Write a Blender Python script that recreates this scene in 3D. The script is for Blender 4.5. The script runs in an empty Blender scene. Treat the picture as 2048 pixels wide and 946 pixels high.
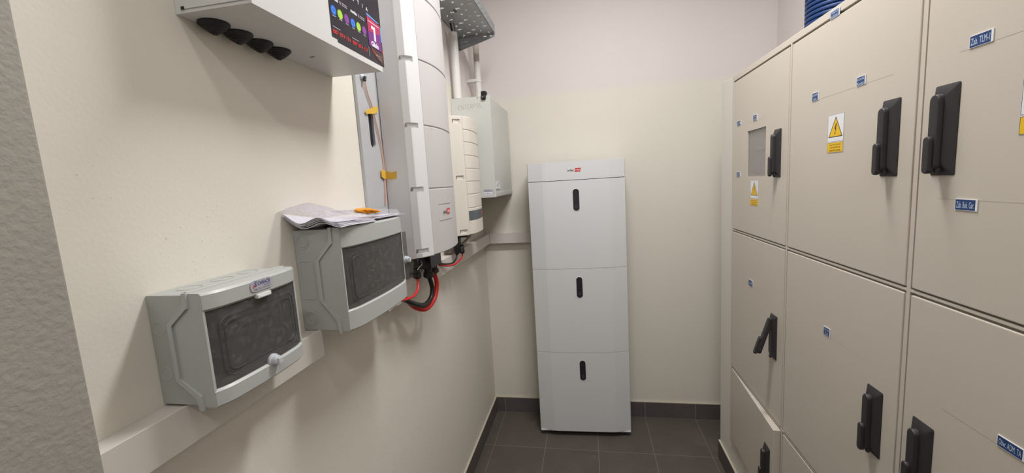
import bpy, bmesh, math, random
from mathutils import Vector, Matrix, Quaternion
random.seed(7)
PI = math.pi
C = bpy.context.scene.collection
sc = bpy.context.scene

# ---------------------------------------------------------------- camera
cam_d = bpy.data.cameras.new('camera'); cam = bpy.data.objects.new('camera', cam_d); C.objects.link(cam)
cam_d.sensor_fit = 'HORIZONTAL'; cam_d.sensor_width = 36.0; cam_d.lens = 827.34 / 2048 * 36.0
cam_d.clip_start = 0.01
_r = Vector((0.98303277, 0.17363482, -0.05913989)); _u = Vector((0.03561309, 0.13561138, 0.99012184)); _f = Vector((-0.17993967, 0.97542837, -0.12712675))
cam.matrix_world = Matrix(((_r.x, _u.x, -_f.x, 0.65648), (_r.y, _u.y, -_f.y, -2.58615), (_r.z, _u.z, -_f.z, 1.53109), (0, 0, 0, 1)))
sc.camera = cam

# ---------------------------------------------------------------- light and exposure
w = bpy.data.worlds.new('world'); sc.world = w; w.use_nodes = True
w.node_tree.nodes['Background'].inputs[0].default_value = (0.9, 0.93, 1, 1)
w.node_tree.nodes['Background'].inputs[1].default_value = 0.15
def area(name, loc, sx, sy, power, col, rot=(0, 0, 0)):
    l = bpy.data.lights.new(name, 'AREA'); l.shape = 'RECTANGLE'; l.size = sx; l.size_y = sy; l.energy = power; l.color = col
    o = bpy.data.objects.new(name, l); C.objects.link(o); o.location = loc; o.rotation_euler = rot
    return o
area('overhead_light', (0.85, -1.30, 2.85), 0.62, 0.20, 28, (1.0, 0.992, 0.985))
area('ceiling_fill_up', (0.85, -1.30, 2.80), 0.62, 0.20, 4, (1.0, 0.992, 0.985), (PI, 0, 0))  # added upward fill that brightens the ceiling above the tray, not a separate fixture
area('overhead_light', (0.85, -2.50, 2.85), 0.62, 0.13, 4.0, (1.0, 0.992, 0.985))
area('overhead_light', (0.85, -3.40, 2.85), 0.62, 0.13, 11.5, (1.0, 0.992, 0.985))  # added fill from behind the camera, no fixture known there
sc.view_settings.view_transform = 'Standard'; sc.view_settings.look = 'None'
sc.view_settings.gamma = 1.0; sc.view_settings.use_curve_mapping = False
sc.view_settings.exposure = 0.0

# ---------------------------------------------------------------- materials
def lin(c):
    return tuple(((v/255)/12.92 if v/255 <= 0.04045 else ((v/255+0.055)/1.055)**2.4) for v in c)
MATS = {}
def N(nt, t, **k):
    n = nt.nodes.new(t)
    for a, b in k.items(): setattr(n, a, b)
    return n
def mat(name, rgb, rough=0.5, metal=0.0, bump=None, var=0.0, vscale=3.0, spec=0.5, coat=0.0):
    if name in MATS: return MATS[name]
    m = bpy.data.materials.new(name); m.use_nodes = True; nt = m.node_tree
    p = nt.nodes['Principled BSDF']; c = lin(rgb)
    p.inputs['Roughness'].default_value = rough; p.inputs['Metallic'].default_value = metal
    p.inputs['Specular IOR Level'].default_value = spec; p.inputs['Coat Weight'].default_value = coat
    tc = N(nt, 'ShaderNodeTexCoord')
    no = N(nt, 'ShaderNodeTexNoise'); no.inputs['Scale'].default_value = vscale; no.inputs['Detail'].default_value = 5
    nt.links.new(tc.outputs['Object'], no.inputs['Vector'])
    mx = N(nt, 'ShaderNodeMix', data_type='RGBA')
    mx.inputs[6].default_value = (*[v*(1-var) for v in c], 1); mx.inputs[7].default_value = (*[min(1, v*(1+var)) for v in c], 1)
    nt.links.new(no.outputs['Fac'], mx.inputs[0]); nt.links.new(mx.outputs[2], p.inputs['Base Color'])
    if bump:
        n2 = N(nt, 'ShaderNodeTexNoise'); n2.inputs['Scale'].default_value = bump[0]; n2.inputs['Detail'].default_value = 3
        b = N(nt, 'ShaderNodeBump'); b.inputs['Strength'].default_value = bump[1]; b.inputs['Distance'].default_value = bump[2]
        nt.links.new(tc.outputs['Object'], n2.inputs['Vector']); nt.links.new(n2.outputs['Fac'], b.inputs['Height']); nt.links.new(b.outputs['Normal'], p.inputs['Normal'])
    MATS[name] = m; return m

def wall_mat():
    """cream paint to head height, pinkish white above, roller grain, a few scuffs of their own shape"""
    m = bpy.data.materials.new('painted_plaster'); m.use_nodes = True; nt = m.node_tree; p = nt.nodes['Principled BSDF']
    L = nt.links.new
    g = N(nt, 'ShaderNodeNewGeometry'); sp = N(nt, 'ShaderNodeSeparateXYZ'); L(g.outputs['Position'], sp.inputs[0])
    no = N(nt, 'ShaderNodeTexNoise'); no.inputs['Scale'].default_value = 6; no.inputs['Detail'].default_value = 4; L(g.outputs['Position'], no.inputs['Vector'])
    a = N(nt, 'ShaderNodeMath', operation='MULTIPLY_ADD'); a.inputs[1].default_value = 0.05; L(no.outputs['Fac'], a.inputs[0]); L(sp.outputs['Z'], a.inputs[2])
    mr = N(nt, 'ShaderNodeMapRange'); mr.inputs['From Min'].default_value = 2.055; mr.inputs['From Max'].default_value = 2.10; L(a.outputs[0], mr.inputs['Value'])
    mx = N(nt, 'ShaderNodeMix', data_type='RGBA'); mx.inputs[6].default_value = (*lin((222, 217, 206)), 1); mx.inputs[7].default_value = (*lin((220, 213, 211)), 1)
    L(mr.outputs[0], mx.inputs[0])
    # broad unevenness of the paint
    n3 = N(nt, 'ShaderNodeTexNoise'); n3.inputs['Scale'].default_value = 1.7; n3.inputs['Detail'].default_value = 3; L(g.outputs['Position'], n3.inputs['Vector'])
    m3 = N(nt, 'ShaderNodeMapRange'); m3.inputs['To Min'].default_value = 0.955; m3.inputs['To Max'].default_value = 1.03; L(n3.outputs['Fac'], m3.inputs['Value'])
    mul = N(nt, 'ShaderNodeVectorMath', operation='SCALE'); L(mx.outputs[2], mul.inputs[0]); L(m3.outputs[0], mul.inputs['Scale'])
    # scuffs
    cur = mul.outputs[0]
    n4 = N(nt, 'ShaderNodeTexNoise'); n4.inputs['Scale'].default_value = 150; n4.inputs['Detail'].default_value = 2; L(g.outputs['Position'], n4.inputs['Vector'])
    th = N(nt, 'ShaderNodeMapRange'); th.inputs['From Min'].default_value = 0.67; th.inputs['From Max'].default_value = 0.74; L(n4.outputs['Fac'], th.inputs['Value'])
    for (x, y, z, r, s) in ((1.05, 0, 1.63, .08, .5), (1.2, 0, .32, .22, .4), (0, -1.98, 1.47, .09, .5), (0, -2.13, 1.57, .04, .5), (0, -1.7, 1.28, .3, .08), (1.35, 0, .45, .2, .15)):
        d = N(nt, 'ShaderNodeVectorMath', operation='DISTANCE'); d.inputs[1].default_value = (x, y, z); L(g.outputs['Position'], d.inputs[0])
        q = N(nt, 'ShaderNodeMapRange'); q.inputs['From Min'].default_value = r; q.inputs['From Max'].default_value = r*.4; q.inputs['To Max'].default_value = s; L(d.outputs['Value'], q.inputs['Value'])
        f = N(nt, 'ShaderNodeMath', operation='MULTIPLY'); L(q.outputs[0], f.inputs[0]); L(th.outputs[0], f.inputs[1])
        mm = N(nt, 'ShaderNodeMix', data_type='RGBA'); mm.inputs[7].default_value = (*lin((96, 82, 70)), 1); L(f.outputs[0], mm.inputs[0]); L(cur, mm.inputs[6]); cur = mm.outputs[2]
    L(cur, p.inputs['Base Color']); p.inputs['Roughness'].default_value = 0.62; p.inputs['Specular IOR Level'].default_value = 0.35
    nb = N(nt, 'ShaderNodeTexNoise'); nb.inputs['Scale'].default_value = 150; nb.inputs['Detail'].default_value = 3; L(g.outputs['Position'], nb.inputs['Vector'])
    nb2 = N(nt, 'ShaderNodeTexNoise'); nb2.inputs['Scale'].default_value = 9; L(g.outputs['Position'], nb2.inputs['Vector'])
    b = N(nt, 'ShaderNodeBump'); b.inputs['Strength'].default_value = 0.25; b.inputs['Distance'].default_value = 0.0012; L(nb.outputs['Fac'], b.inputs['Height'])
    b2 = N(nt, 'ShaderNodeBump'); b2.inputs['Strength'].default_value = 0.18; b2.inputs['Distance'].default_value = 0.01; L(nb2.outputs['Fac'], b2.inputs['Height']); L(b.outputs['Normal'], b2.inputs['Normal'])
    L(b2.outputs['Normal'], p.inputs['Normal'])
    return m

def tile_mat(name, base, grout, x0, y0, sx, sy, skirt=False, axis='X'):
    m = bpy.data.materials.new(name); m.use_nodes = True; nt = m.node_tree; p = nt.nodes['Principled BSDF']; L = nt.links.new
    g = N(nt, 'ShaderNodeNewGeometry'); sp = N(nt, 'ShaderNodeSeparateXYZ'); L(g.outputs['Position'], sp.inputs[0])
    masks = []; ids = []
    for ax, o, s in (('X', x0, sx), ('Y', y0, sy)):
        if skirt and ax != axis: continue
        a = N(nt, 'ShaderNodeMath', operation='SUBTRACT'); a.inputs[1].default_value = o; L(sp.outputs[ax], a.inputs[0])
        d = N(nt, 'ShaderNodeMath', operation='DIVIDE'); d.inputs[1].default_value = s; L(a.outputs[0], d.inputs[0])
        fl = N(nt, 'ShaderNodeMath', operation='FLOOR'); L(d.outputs[0], fl.inputs[0]); ids.append(fl)
        pp = N(nt, 'ShaderNodeMath', operation='PINGPONG'); pp.inputs[1].default_value = 0.5; L(d.outputs[0], pp.inputs[0])
        q = N(nt, 'ShaderNodeMath', operation='LESS_THAN'); q.inputs[1].default_value = 0.0015/s; L(pp.outputs[0], q.inputs[0]); masks.append(q)
    mk = masks[0].outputs[0]
    if len(masks) > 1:
        mm = N(nt, 'ShaderNodeMath', operation='MAXIMUM'); L(masks[0].outputs[0], mm.inputs[0]); L(masks[1].outputs[0], mm.inputs[1]); mk = mm.outputs[0]
    cb = N(nt, 'ShaderNodeCombineXYZ'); L(ids[0].outputs[0], cb.inputs[0])
    if len(ids) > 1: L(ids[1].outputs[0], cb.inputs[1])
    wn = N(nt, 'ShaderNodeTexWhiteNoise'); L(cb.outputs[0], wn.inputs['Vector'])
    no = N(nt, 'ShaderNodeTexNoise'); no.inputs['Scale'].default_value = 7; no.inputs['Detail'].default_value = 7; no.inputs['Roughness'].default_value = .65; L(g.outputs['Position'], no.inputs['Vector'])
    sm = N(nt, 'ShaderNodeMath', operation='MULTIPLY_ADD'); sm.inputs[1].default_value = 0.25; L(wn.outputs['Value'], sm.inputs[0]); L(no.outputs['Fac'], sm.inputs[2])
    mx = N(nt, 'ShaderNodeMix', data_type='RGBA'); c = lin(base); mx.inputs[6].default_value = (*[v*.72 for v in c], 1); mx.inputs[7].default_value = (*[v*1.28 for v in c], 1); L(sm.outputs[0], mx.inputs[0])
    m2 = N(nt, 'ShaderNodeMix', data_type='RGBA'); m2.inputs[7].default_value = (*lin(grout), 1); L(mk, m2.inputs[0]); L(mx.outputs[2], m2.inputs[6])
    # dust
    nd = N(nt, 'ShaderNodeTexNoise'); nd.inputs['Scale'].default_value = 4.3; nd.inputs['Detail'].default_value = 8; nd.inputs['Roughness'].default_value = .7; L(g.outputs['Position'], nd.inputs['Vector'])
    rd = N(nt, 'ShaderNodeMapRange'); rd.inputs['From Min'].default_value = .58; rd.inputs['From Max'].default_value = .8; rd.inputs['To Max'].default_value = .35; L(nd.outputs['Fac'], rd.inputs['Value'])
    m3 = N(nt, 'ShaderNodeMix', data_type='RGBA'); m3.inputs[7].default_value = (*lin((150, 140, 130)), 1); L(rd.outputs[0], m3.inputs[0]); L(m2.outputs[2], m3.inputs[6])
    L(m3.outputs[2], p.inputs['Base Color']); p.inputs['Roughness'].default_value = .55; p.inputs['Specular IOR Level'].default_value = .3
    return m

def glassy(name, tint, alpha, rough, bump=None, base=(30, 30, 30), vary=0.0):
    m = bpy.data.materials.new(name); m.use_nodes = True; nt = m.node_tree; L = nt.links.new
    out = nt.nodes['Material Output']; p = nt.nodes['Principled BSDF']; p.inputs['Base Color'].default_value = (*lin(base), 1); p.inputs['Roughness'].default_value = rough
    tr = N(nt, 'ShaderNodeBsdfTransparent'); tr.inputs[0].default_value = (*tint, 1)
    mx = N(nt, 'ShaderNodeMixShader'); mx.inputs[0].default_value = alpha
    L(tr.outputs[0], mx.inputs[1]); L(p.outputs[0], mx.inputs[2]); L(mx.outputs[0], out.inputs['Surface'])
    tc = N(nt, 'ShaderNodeTexCoord')
    if vary:
        n = N(nt, 'ShaderNodeTexNoise'); n.inputs['Scale'].default_value = 38; n.inputs['Detail'].default_value = 6; n.inputs['Distortion'].default_value = 2.2; L(tc.outputs['Object'], n.inputs['Vector'])
        r = N(nt, 'ShaderNodeMapRange'); r.inputs['From Min'].default_value = .5; r.inputs['From Max'].default_value = .75; r.inputs['To Min'].default_value = alpha; r.inputs['To Max'].default_value = min(1, alpha+vary); L(n.outputs['Fac'], r.inputs['Value']); L(r.outputs[0], mx.inputs[0])
    if bump:
        n2 = N(nt, 'ShaderNodeTexNoise'); n2.inputs['Scale'].default_value = bump[0]; n2.inputs['Distortion'].default_value = 1.5; L(tc.outputs['Object'], n2.inputs['Vector'])
        b = N(nt, 'ShaderNodeBump'); b.inputs['Strength'].default_value = bump[1]; b.inputs['Distance'].default_value = bump[2]; L(n2.outputs['Fac'], b.inputs['Height']); L(b.outputs['Normal'], p.inputs['Normal'])
    return m

M_WALL = wall_mat()
M_FLOOR = tile_mat('floor_tiles', (87, 80, 75), (124, 117, 110), 0.068, -0.3785, 0.303, 0.606)
M_SKX = tile_mat('skirting_tiles_back', (90, 84, 82), (138, 130, 122), 0.068, 0, 0.303, 0.606, True, 'X')
M_SKY = tile_mat('skirting_tiles_side', (90, 84, 82), (138, 130, 122), 0.068, -0.3785, 0.303, 0.606, True, 'Y')
M_GROUTCAP = mat('skirting_cap_paint', (192, 184, 168), .7)
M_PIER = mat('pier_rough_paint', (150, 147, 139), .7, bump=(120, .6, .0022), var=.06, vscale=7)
M_CEIL = mat('ceiling_paint', (225, 222, 215), .8)
M_CAB = mat('cabinet_powder_coat', (198, 190, 178), .42, bump=(900, .12, .0004), var=.03, vscale=4)
M_CASE = mat('casing_paint', (220, 217, 208), .6, bump=(160, .25, .001), var=.03)
M_BLK = mat('black_plastic', (44, 42, 45), .48, bump=(500, .2, .0004))
M_BLK2 = mat('black_rubber', (26, 24, 24), .62)
M_CONN = mat('black_connector', (20, 19, 19), .4)
M_TRUNK = mat('trunking_pvc', (212, 206, 200), .42, var=.02)
M_ENC = mat('enclosure_plastic', (170, 172, 169), .42, bump=(350, .12, .0004), var=.02)
M_ENCLID = mat('enclosure_lid_plastic', (174, 177, 175), .38, bump=(350, .1, .0004), var=.02)
M_WHITE = mat('white_powder_coat', (216, 215, 216), .45, bump=(500, .1, .0003), var=.01)
M_WHITE2 = mat('warm_white_powder_coat', (216, 210, 200), .42, bump=(500, .1, .0003), var=.01)
M_WHITED = mat('white_panel_coat', (190, 187, 187), .5, bump=(500, .1, .0003), var=.01)
M_BATT = mat('battery_white_coat', (214, 214, 216), .5, bump=(600, .1, .0003), var=.01)
M_BOXG = mat('light_grey_sheet_steel', (196, 197, 193), .38, bump=(400, .1, .0004), var=.02)
M_BOXN = mat('pale_sheet_steel', (205, 205, 203), .38, bump=(400, .1, .0004), var=.02)
M_GALV = mat('galvanised_steel', (158, 163, 165), .36, metal=.35, var=.10, vscale=40)
M_BRACK = mat('satin_steel_plate', (192, 194, 197), .33, metal=.22, var=.04, vscale=30)
M_SCREW = mat('screw_steel', (150, 146, 140), .3, metal=.9)
M_DARK = mat('dark_gap', (30, 28, 26), .8)
M_PIPE = mat('white_pvc_pipe', (219, 217, 214), .28)
M_PIPEG = mat('grey_flex_pipe', (190, 182, 174), .5)
M_RED = mat('red_cable', (196, 30, 28), .4)
M_CABBLK = mat('black_cable', (24, 22, 22), .42)
M_GREY = mat('grey_cable', (168, 160, 152), .5)
M_PINKW = mat('pink_wire', (222, 182, 168), .45)
M_TAPE = mat('masking_tape', (214, 172, 66), .5, var=.15, vscale=60)
M_ORANGE = mat('orange_film', (232, 150, 22), .25, var=.18, vscale=50)
M_PAPER = mat('paper_white', (226, 224, 232), .65)
M_BLUEH = mat('blue_conduit', (22, 54, 104), .5)
M_KNOB = mat('pale_grey_knob', (188, 192, 196), .35)
M_FOOT = mat('steel_foot', (120, 120, 120), .35, metal=.8)
S_BLUE = mat('label_blue', (24, 58, 112), .4); S_WHITE = mat('label_white', (228, 228, 232), .4); S_YEL = mat('label_yellow', (232, 186, 16), .4)
S_BLK = mat('print_black', (30, 27, 30), .4); S_LBLUE = mat('label_lettering', (196, 212, 232), .4); S_RED = mat('print_red', (202, 48, 46), .4)
S_POST = mat('poster_black', (38, 34, 44), .32); S_MAG = mat('poster_magenta', (178, 48, 88), .32); S_PUR = mat('poster_purple', (112, 44, 128), .32)
S_CYAN = mat('poster_blue', (36, 104, 208), .32); S_SKYB = mat('poster_light_blue', (96, 160, 220), .32); S_GRN = mat('poster_green', (160, 206, 60), .32); S_VIO = mat('poster_violet', (126, 60, 150), .32)
S_BRN = mat('poster_brown', (72, 44, 44), .32); S_OR = mat('poster_orange', (222, 92, 50), .32); S_PEN = mat('pencil', (168, 157, 142), .8); S_GREYP = mat('print_grey', (110, 110, 116), .5)
S_NAVY = mat('print_navy', (48, 44, 120), .4); S_SILV = mat('silver_label', (178, 178, 188), .35, metal=.2); S_SLATE = mat('slate_label', (86, 92, 98), .4)
S_PENG = mat('pencil_grey', (128, 128, 128), .8); S_POSTBAR = mat('poster_pale_print', (196, 190, 196), .4)
M_SMOKE = glassy('smoked_window', (.74, .72, .71), .30, .15, bump=(22, .3, .003), base=(118, 116, 115), vary=.25)
M_FILM = glassy('clear_film', (.96, .955, .96), .16, .12, bump=(60, .6, .008), base=(214, 212, 222), vary=.28)
M_VIEW = glassy('viewing_pane', (.95, .95, .95), .35, .10, base=(176, 173, 170))
M_INNER = mat('inner_grey_plate', (120, 114, 112), .5)
M_BRKR = mat('breaker_white', (196, 192, 190), .5)
M_INCAB = mat('cabinet_inner_plate', (196, 191, 186), .5)

# ---------------------------------------------------------------- mesh helpers
def rootloc(o):
    while o.parent: o = o.parent
    return Vector(o['_loc']) if '_loc' in o else o.location.copy()
def obj(name, bm, mats, parent=None, sharp=40, smooth=True):
    """link a bmesh (world coordinates) as one mesh object"""
    if not isinstance(mats, (list, tuple)): mats = [mats]
    bmesh.ops.recalc_face_normals(bm, faces=bm.faces) if not getattr(bm, 'keepn', False) else None
    me = bpy.data.meshes.new(name)
    if parent is not None: bmesh.ops.translate(bm, verts=bm.verts, vec=-rootloc(parent))
    bm.to_mesh(me); bm.free()
    for m in mats: me.materials.append(m)
    if smooth:
        me.shade_smooth(); me.set_sharp_from_angle(angle=math.radians(sharp))
    o = bpy.data.objects.new(name, me); C.objects.link(o)
    if smooth:
        wn = o.modifiers.new('weighted normals', 'WEIGHTED_NORMAL'); wn.keep_sharp = True; wn.weight = 90
    if parent is not None: o.parent = parent
    return o
def thing(name, label, cat, loc, group=None):
    o = bpy.data.objects.new(name, None); C.objects.link(o); o.location = loc; o.empty_display_size = .05
    o['label'] = label; o['category'] = cat
    if group: o['group'] = group
    return o
def tag(o, label, cat, group=None):
    o['label'] = label; o['category'] = cat
    if group: o['group'] = group
    return o
def recenter(o):
    vs = [v.co for v in o.data.vertices]; c = Vector((sum(v.x for v in vs)/len(vs), sum(v.y for v in vs)/len(vs), min(v.z for v in vs)))
    o.data.transform(Matrix.Translation(-c)); o.location = c
    return o
def struct(name, bm, m, parent=None, **k):
    o = obj(name, bm, m, parent, **k)
    if parent is None: o['kind'] = 'structure'
    return o
def BM(): return bmesh.new()
def box(bm, x0, x1, y0, y1, z0, z1, bev=0, mi=0, seg=2):
    t = bmesh.new()
    r = bmesh.ops.create_cube(t, size=1)
    bmesh.ops.scale(t, verts=t.verts, vec=(abs(x1-x0), abs(y1-y0), abs(z1-z0)))
    bmesh.ops.translate(t, verts=t.verts, vec=((x0+x1)/2, (y0+y1)/2, (z0+z1)/2))
    if bev: bmesh.ops.bevel(t, geom=t.edges[:], offset=bev, segments=seg, affect='EDGES', profile=.5)
    return merge(bm, t, mi)
def merge(bm, t, mi=0, M=None):
    if M is not None: bmesh.ops.transform(t, matrix=M, verts=t.verts)
    bmesh.ops.recalc_face_normals(t, faces=t.faces)
    vm = {}
    for v in t.verts: vm[v] = bm.verts.new(v.co)
    out = []
    for f in t.faces:
        try:
            nf = bm.faces.new([vm[v] for v in f.verts]); nf.material_index = mi if mi is not None else f.material_index; out.append(nf)
        except ValueError: pass
    t.free(); return out
def prism(bm, pts, a0, a1, axis='y', mi=0, bev=0, tri=False):
    """extrude a polygon; axis y: pts are (x,z); axis z: (x,y); axis x: (y,z)"""
    def P(p, a): return {'y': (p[0], a, p[1]), 'z': (p[0], p[1], a), 'x': (a, p[0], p[1])}[axis]
    t = bmesh.new(); A = [t.verts.new(P(p, a0)) for p in pts]; B = [t.verts.new(P(p, a1)) for p in pts]; n = len(pts)
    f1 = t.faces.new(A); f2 = t.faces.new(B[::-1])
    for i in range(n): t.faces.new((A[i], A[(i+1) % n], B[(i+1) % n], B[i]))
    if tri: bmesh.ops.triangulate(t, faces=[f1, f2])
    if bev: bmesh.ops.bevel(t, geom=t.edges[:], offset=bev, segments=2, affect='EDGES', profile=.5)
    return merge(bm, t, mi)
def frame_from(d):
    d = d.normalized(); a = Vector((0, 0, 1)) if abs(d.z) < .9 else Vector((1, 0, 0)); u = d.cross(a).normalized(); return u, d.cross(u).normalized()
def smoothpath(pts, n=8):
    P = [Vector(p) for p in pts]; out = []
    for i in range(len(P)-1):
        p0 = P[max(i-1, 0)]; p1 = P[i]; p2 = P[i+1]; p3 = P[min(i+2, len(P)-1)]
        for k in range(n):
            t = k/n; out.append(.5*((2*p1)+(-p0+p2)*t+(2*p0-5*p1+4*p2-p3)*t*t+(-p0+3*p1-3*p2+p3)*t**3))
    out.append(P[-1]); return out
def tube(bm, pts, r, n=12, mi=0, smooth=True, radii=None, res=8):
    P = smoothpath(pts, res) if smooth and len(pts) > 2 else [Vector(p) for p in pts]
    t = bmesh.new(); rings = []; u = None
    for i, p in enumerate(P):
        d = (P[min(i+1, len(P)-1)]-P[max(i-1, 0)])
        if u is None: u, v = frame_from(d)
        else:
            d.normalize(); u = (u-d*u.dot(d)).normalized(); v = d.cross(u).normalized()
        rr = r if radii is None else radii[i]
        rings.append([t.verts.new(p+(u*math.cos(2*PI*k/n)+v*math.sin(2*PI*k/n))*rr) for k in range(n)])
    for a, b in zip(rings, rings[1:]):
        for k in range(n): t.faces.new((a[k], a[(k+1) % n], b[(k+1) % n], b[k]))
    t.faces.new(rings[0][::-1]); t.faces.new(rings[-1])
    return merge(bm, t, mi)
def lathe(bm, prof, origin, axis=(0, 0, 1), n=32, mi=0):
    """prof: (radius, height) list"""
    a = Vector(axis).normalized(); u, v = frame_from(a); o = Vector(origin); t = bmesh.new(); rings = []
    for r, h in prof:
        if r < 1e-6: rings.append([t.verts.new(o+a*h)])
        else: rings.append([t.verts.new(o+a*h+(u*math.cos(2*PI*k/n)+v*math.sin(2*PI*k/n))*r) for k in range(n)])
    for A, B in zip(rings, rings[1:]):
        for k in range(n):
            k2 = (k+1) % n
            if len(A) == 1 and len(B) == 1: continue
            if len(A) == 1: t.faces.new((A[0], B[k2], B[k]))
            elif len(B) == 1: t.faces.new((A[k], A[k2], B[0]))
            else: t.faces.new((A[k], A[k2], B[k2], B[k]))
    if len(rings[0]) > 1: t.faces.new(rings[0][::-1])
    if len(rings[-1]) > 1: t.faces.new(rings[-1])
    return merge(bm, t, mi)
def ring(bm, c, nrm, r, th, mi=0, n=28, m=6):
    """thin raised torus"""
    a = Vector(nrm).normalized(); u, v = frame_from(a); c = Vector(c); t = bmesh.new(); R = []
    for i in range(n):
        d = u*math.cos(2*PI*i/n)+v*math.sin(2*PI*i/n)
        R.append([t.verts.new(c+d*(r+th*math.cos(2*PI*k/m))+a*th*math.sin(2*PI*k/m)) for k in range(m)])
    for i in range(n):
        A = R[i]; B = R[(i+1) % n]
        for k in range(m): t.faces.new((A[k], B[k], B[(k+1) % m], A[(k+1) % m]))
    return merge(bm, t, mi)
def closed_tube(bm, pts, r, m=6, mi=0):
    P = [Vector(p) for p in pts]; n = len(P); t = bmesh.new(); R = []
    nrm = (P[1]-P[0]).cross(P[n//2]-P[0]).normalized()
    for i in range(n):
        d = (P[(i+1) % n]-P[i-1]).normalized(); s = d.cross(nrm).normalized()
        R.append([t.verts.new(P[i]+(s*math.cos(2*PI*k/m)+nrm*math.sin(2*PI*k/m))*r) for k in range(m)])
    for i in range(n):
        A = R[i]; B = R[(i+1) % n]
        for k in range(m): t.faces.new((A[k], B[k], B[(k+1) % m], A[(k+1) % m]))
    return merge(bm, t, mi)
def rrect(cx, cy, w, h, r, n=5):
    pts = []
    for (sx, sy, a0) in ((1, 1, 0), (-1, 1, 90), (-1, -1, 180), (1, -1, 270)):
        for k in range(n+1):
            a = math.radians(a0+90*k/n); pts.append((cx+sx*(w/2-r)+r*math.cos(a), cy+sy*(h/2-r)+r*math.sin(a)))
    return pts
def boolean(bm, cut, op='DIFFERENCE'):
    """bm minus cut, evaluated once and returned as a new bmesh"""
    me = bpy.data.meshes.new('a'); bm.to_mesh(me); bm.free(); mc = bpy.data.meshes.new('b'); cut.to_mesh(mc); cut.free()
    a = bpy.data.objects.new('a', me); b = bpy.data.objects.new('b', mc); C.objects.link(a); C.objects.link(b)
    md = a.modifiers.new('x', 'BOOLEAN'); md.operation = op; md.object = b; md.solver = 'EXACT'
    dg = bpy.context.evaluated_depsgraph_get(); dg.update()
    ev = a.evaluated_get(dg); m2 = bpy.data.meshes.new_from_object(ev)
    r = bmesh.new(); r.from_mesh(m2)
    bpy.data.objects.remove(a); bpy.data.objects.remove(b); bpy.data.meshes.remove(me); bpy.data.meshes.remove(mc); bpy.data.meshes.remove(m2)
    return r

class Sticker:
    """flat printed piece: layers of polygons and lettering on a plane, one mesh with several inks"""
    def __init__(s, o, u, v):
        s.o = Vector(o); s.u = Vector(u).normalized(); s.v = Vector(v).normalized(); s.n = s.u.cross(s.v).normalized(); s.bm = bmesh.new(); s.mats = []; s.lay = 0
    def mi(s, m):
        if m not in s.mats: s.mats.append(m)
        return s.mats.index(m)
    def P(s, x, y, h): return s.o+s.u*x+s.v*y+s.n*h
    def base(s, pts, m, th=.0004):
        i = s.mi(m); A = [s.bm.verts.new(s.P(x, y, 0)) for x, y in pts]; B = [s.bm.verts.new(s.P(x, y, th)) for x, y in pts]; n = len(pts)
        for f in [s.bm.faces.new(B), s.bm.faces.new(A[::-1])]+[s.bm.faces.new((A[k], A[(k+1) % n], B[(k+1) % n], B[k])) for k in range(n)]: f.material_index = i
        s.lay = th
    def poly(s, pts, m, up=.00002):
        s.lay += up; f = s.bm.faces.new([s.bm.verts.new(s.P(x, y, s.lay)) for x, y in pts]); f.material_index = s.mi(m)
        f.normal_update()
        if f.normal.dot(s.n) < 0: f.normal_flip()
    def rect(s, x0, y0, x1, y1, m, up=.00002): s.poly(((x0, y0), (x1, y0), (x1, y1), (x0, y1)), m, up)
    def circ(s, x, y, r, m, ry=None): s.poly([(x+r*math.cos(2*PI*k/24), y+(ry or r)*math.sin(2*PI*k/24)) for k in range(24)], m)
    def frame(s, x0, y0, x1, y1, t, m):
        s.rect(x0, y0, x1, y0+t, m); l = s.lay; s.rect(x0, y1-t, x1, y1, m, 0); s.rect(x0, y0, x0+t, y1, m, 0); s.rect(x1-t, y0, x1, y1, m, 0)
    def text(s, body, x, y, h, m, align='CENTER', width=None, bold=0, shear=0, up=.00002):
        s.lay += up
        cu = bpy.data.curves.new('t', 'FONT'); cu.body = body; cu.size = 1.0; cu.offset = bold; cu.shear = shear; cu.resolution_u = 3
        o = bpy.data.objects.new('t', cu); C.objects.link(o); dg = bpy.context.evaluated_depsgraph_get(); dg.update()
        me = bpy.data.meshes.new_from_object(o.evaluated_get(dg)); i = s.mi(m)
        xs = [v.co.x for v in me.vertices]; ys = [v.co.y for v in me.vertices]
        if xs:
            x0, x1, y0, y1 = min(xs), max(xs), min(ys), max(ys); sy = h/(y1-y0); sx = (width/(x1-x0)) if width else sy
            off = {'CENTER': -(x0+x1)/2, 'LEFT': -x0, 'RIGHT': -x1}[align]
            vs = [s.bm.verts.new(s.P(x+(v.co.x+off)*sx, y+(v.co.y-(y0+y1)/2)*sy, s.lay)) for v in me.vertices]
            for p in me.polygons:
                try: f = s.bm.faces.new([vs[k] for k in p.vertices]); f.material_index = i
                except ValueError: pass
        bpy.data.objects.remove(o); bpy.data.curves.remove(cu); bpy.data.meshes.remove(me)
    def stroke(s, pts, wd, m):
        s.lay += .00001
        for (a, b), (c, d) in zip(pts, pts[1:]):
            e = Vector((c-a, d-b)); L = e.length
            if L == 0: continue
            k = Vector((-e.y, e.x))/L*wd/2
            f = s.bm.faces.new([s.bm.verts.new(s.P(*q, s.lay)) for q in ((a+k.x, b+k.y), (a-k.x, b-k.y), (c-k.x, d-k.y), (c+k.x, d+k.y))]); f.material_index = s.mi(m)
def _build(s, name, parent=None):
    me = bpy.data.meshes.new(name)
    if parent is not None: bmesh.ops.translate(s.bm, verts=s.bm.verts, vec=-rootloc(parent))
    s.bm.to_mesh(me); s.bm.free()
    for m in s.mats: me.materials.append(m)
    o = bpy.data.objects.new(name, me); C.objects.link(o)
    if parent is not None: o.parent = parent
    return o
Sticker.build = _build

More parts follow.
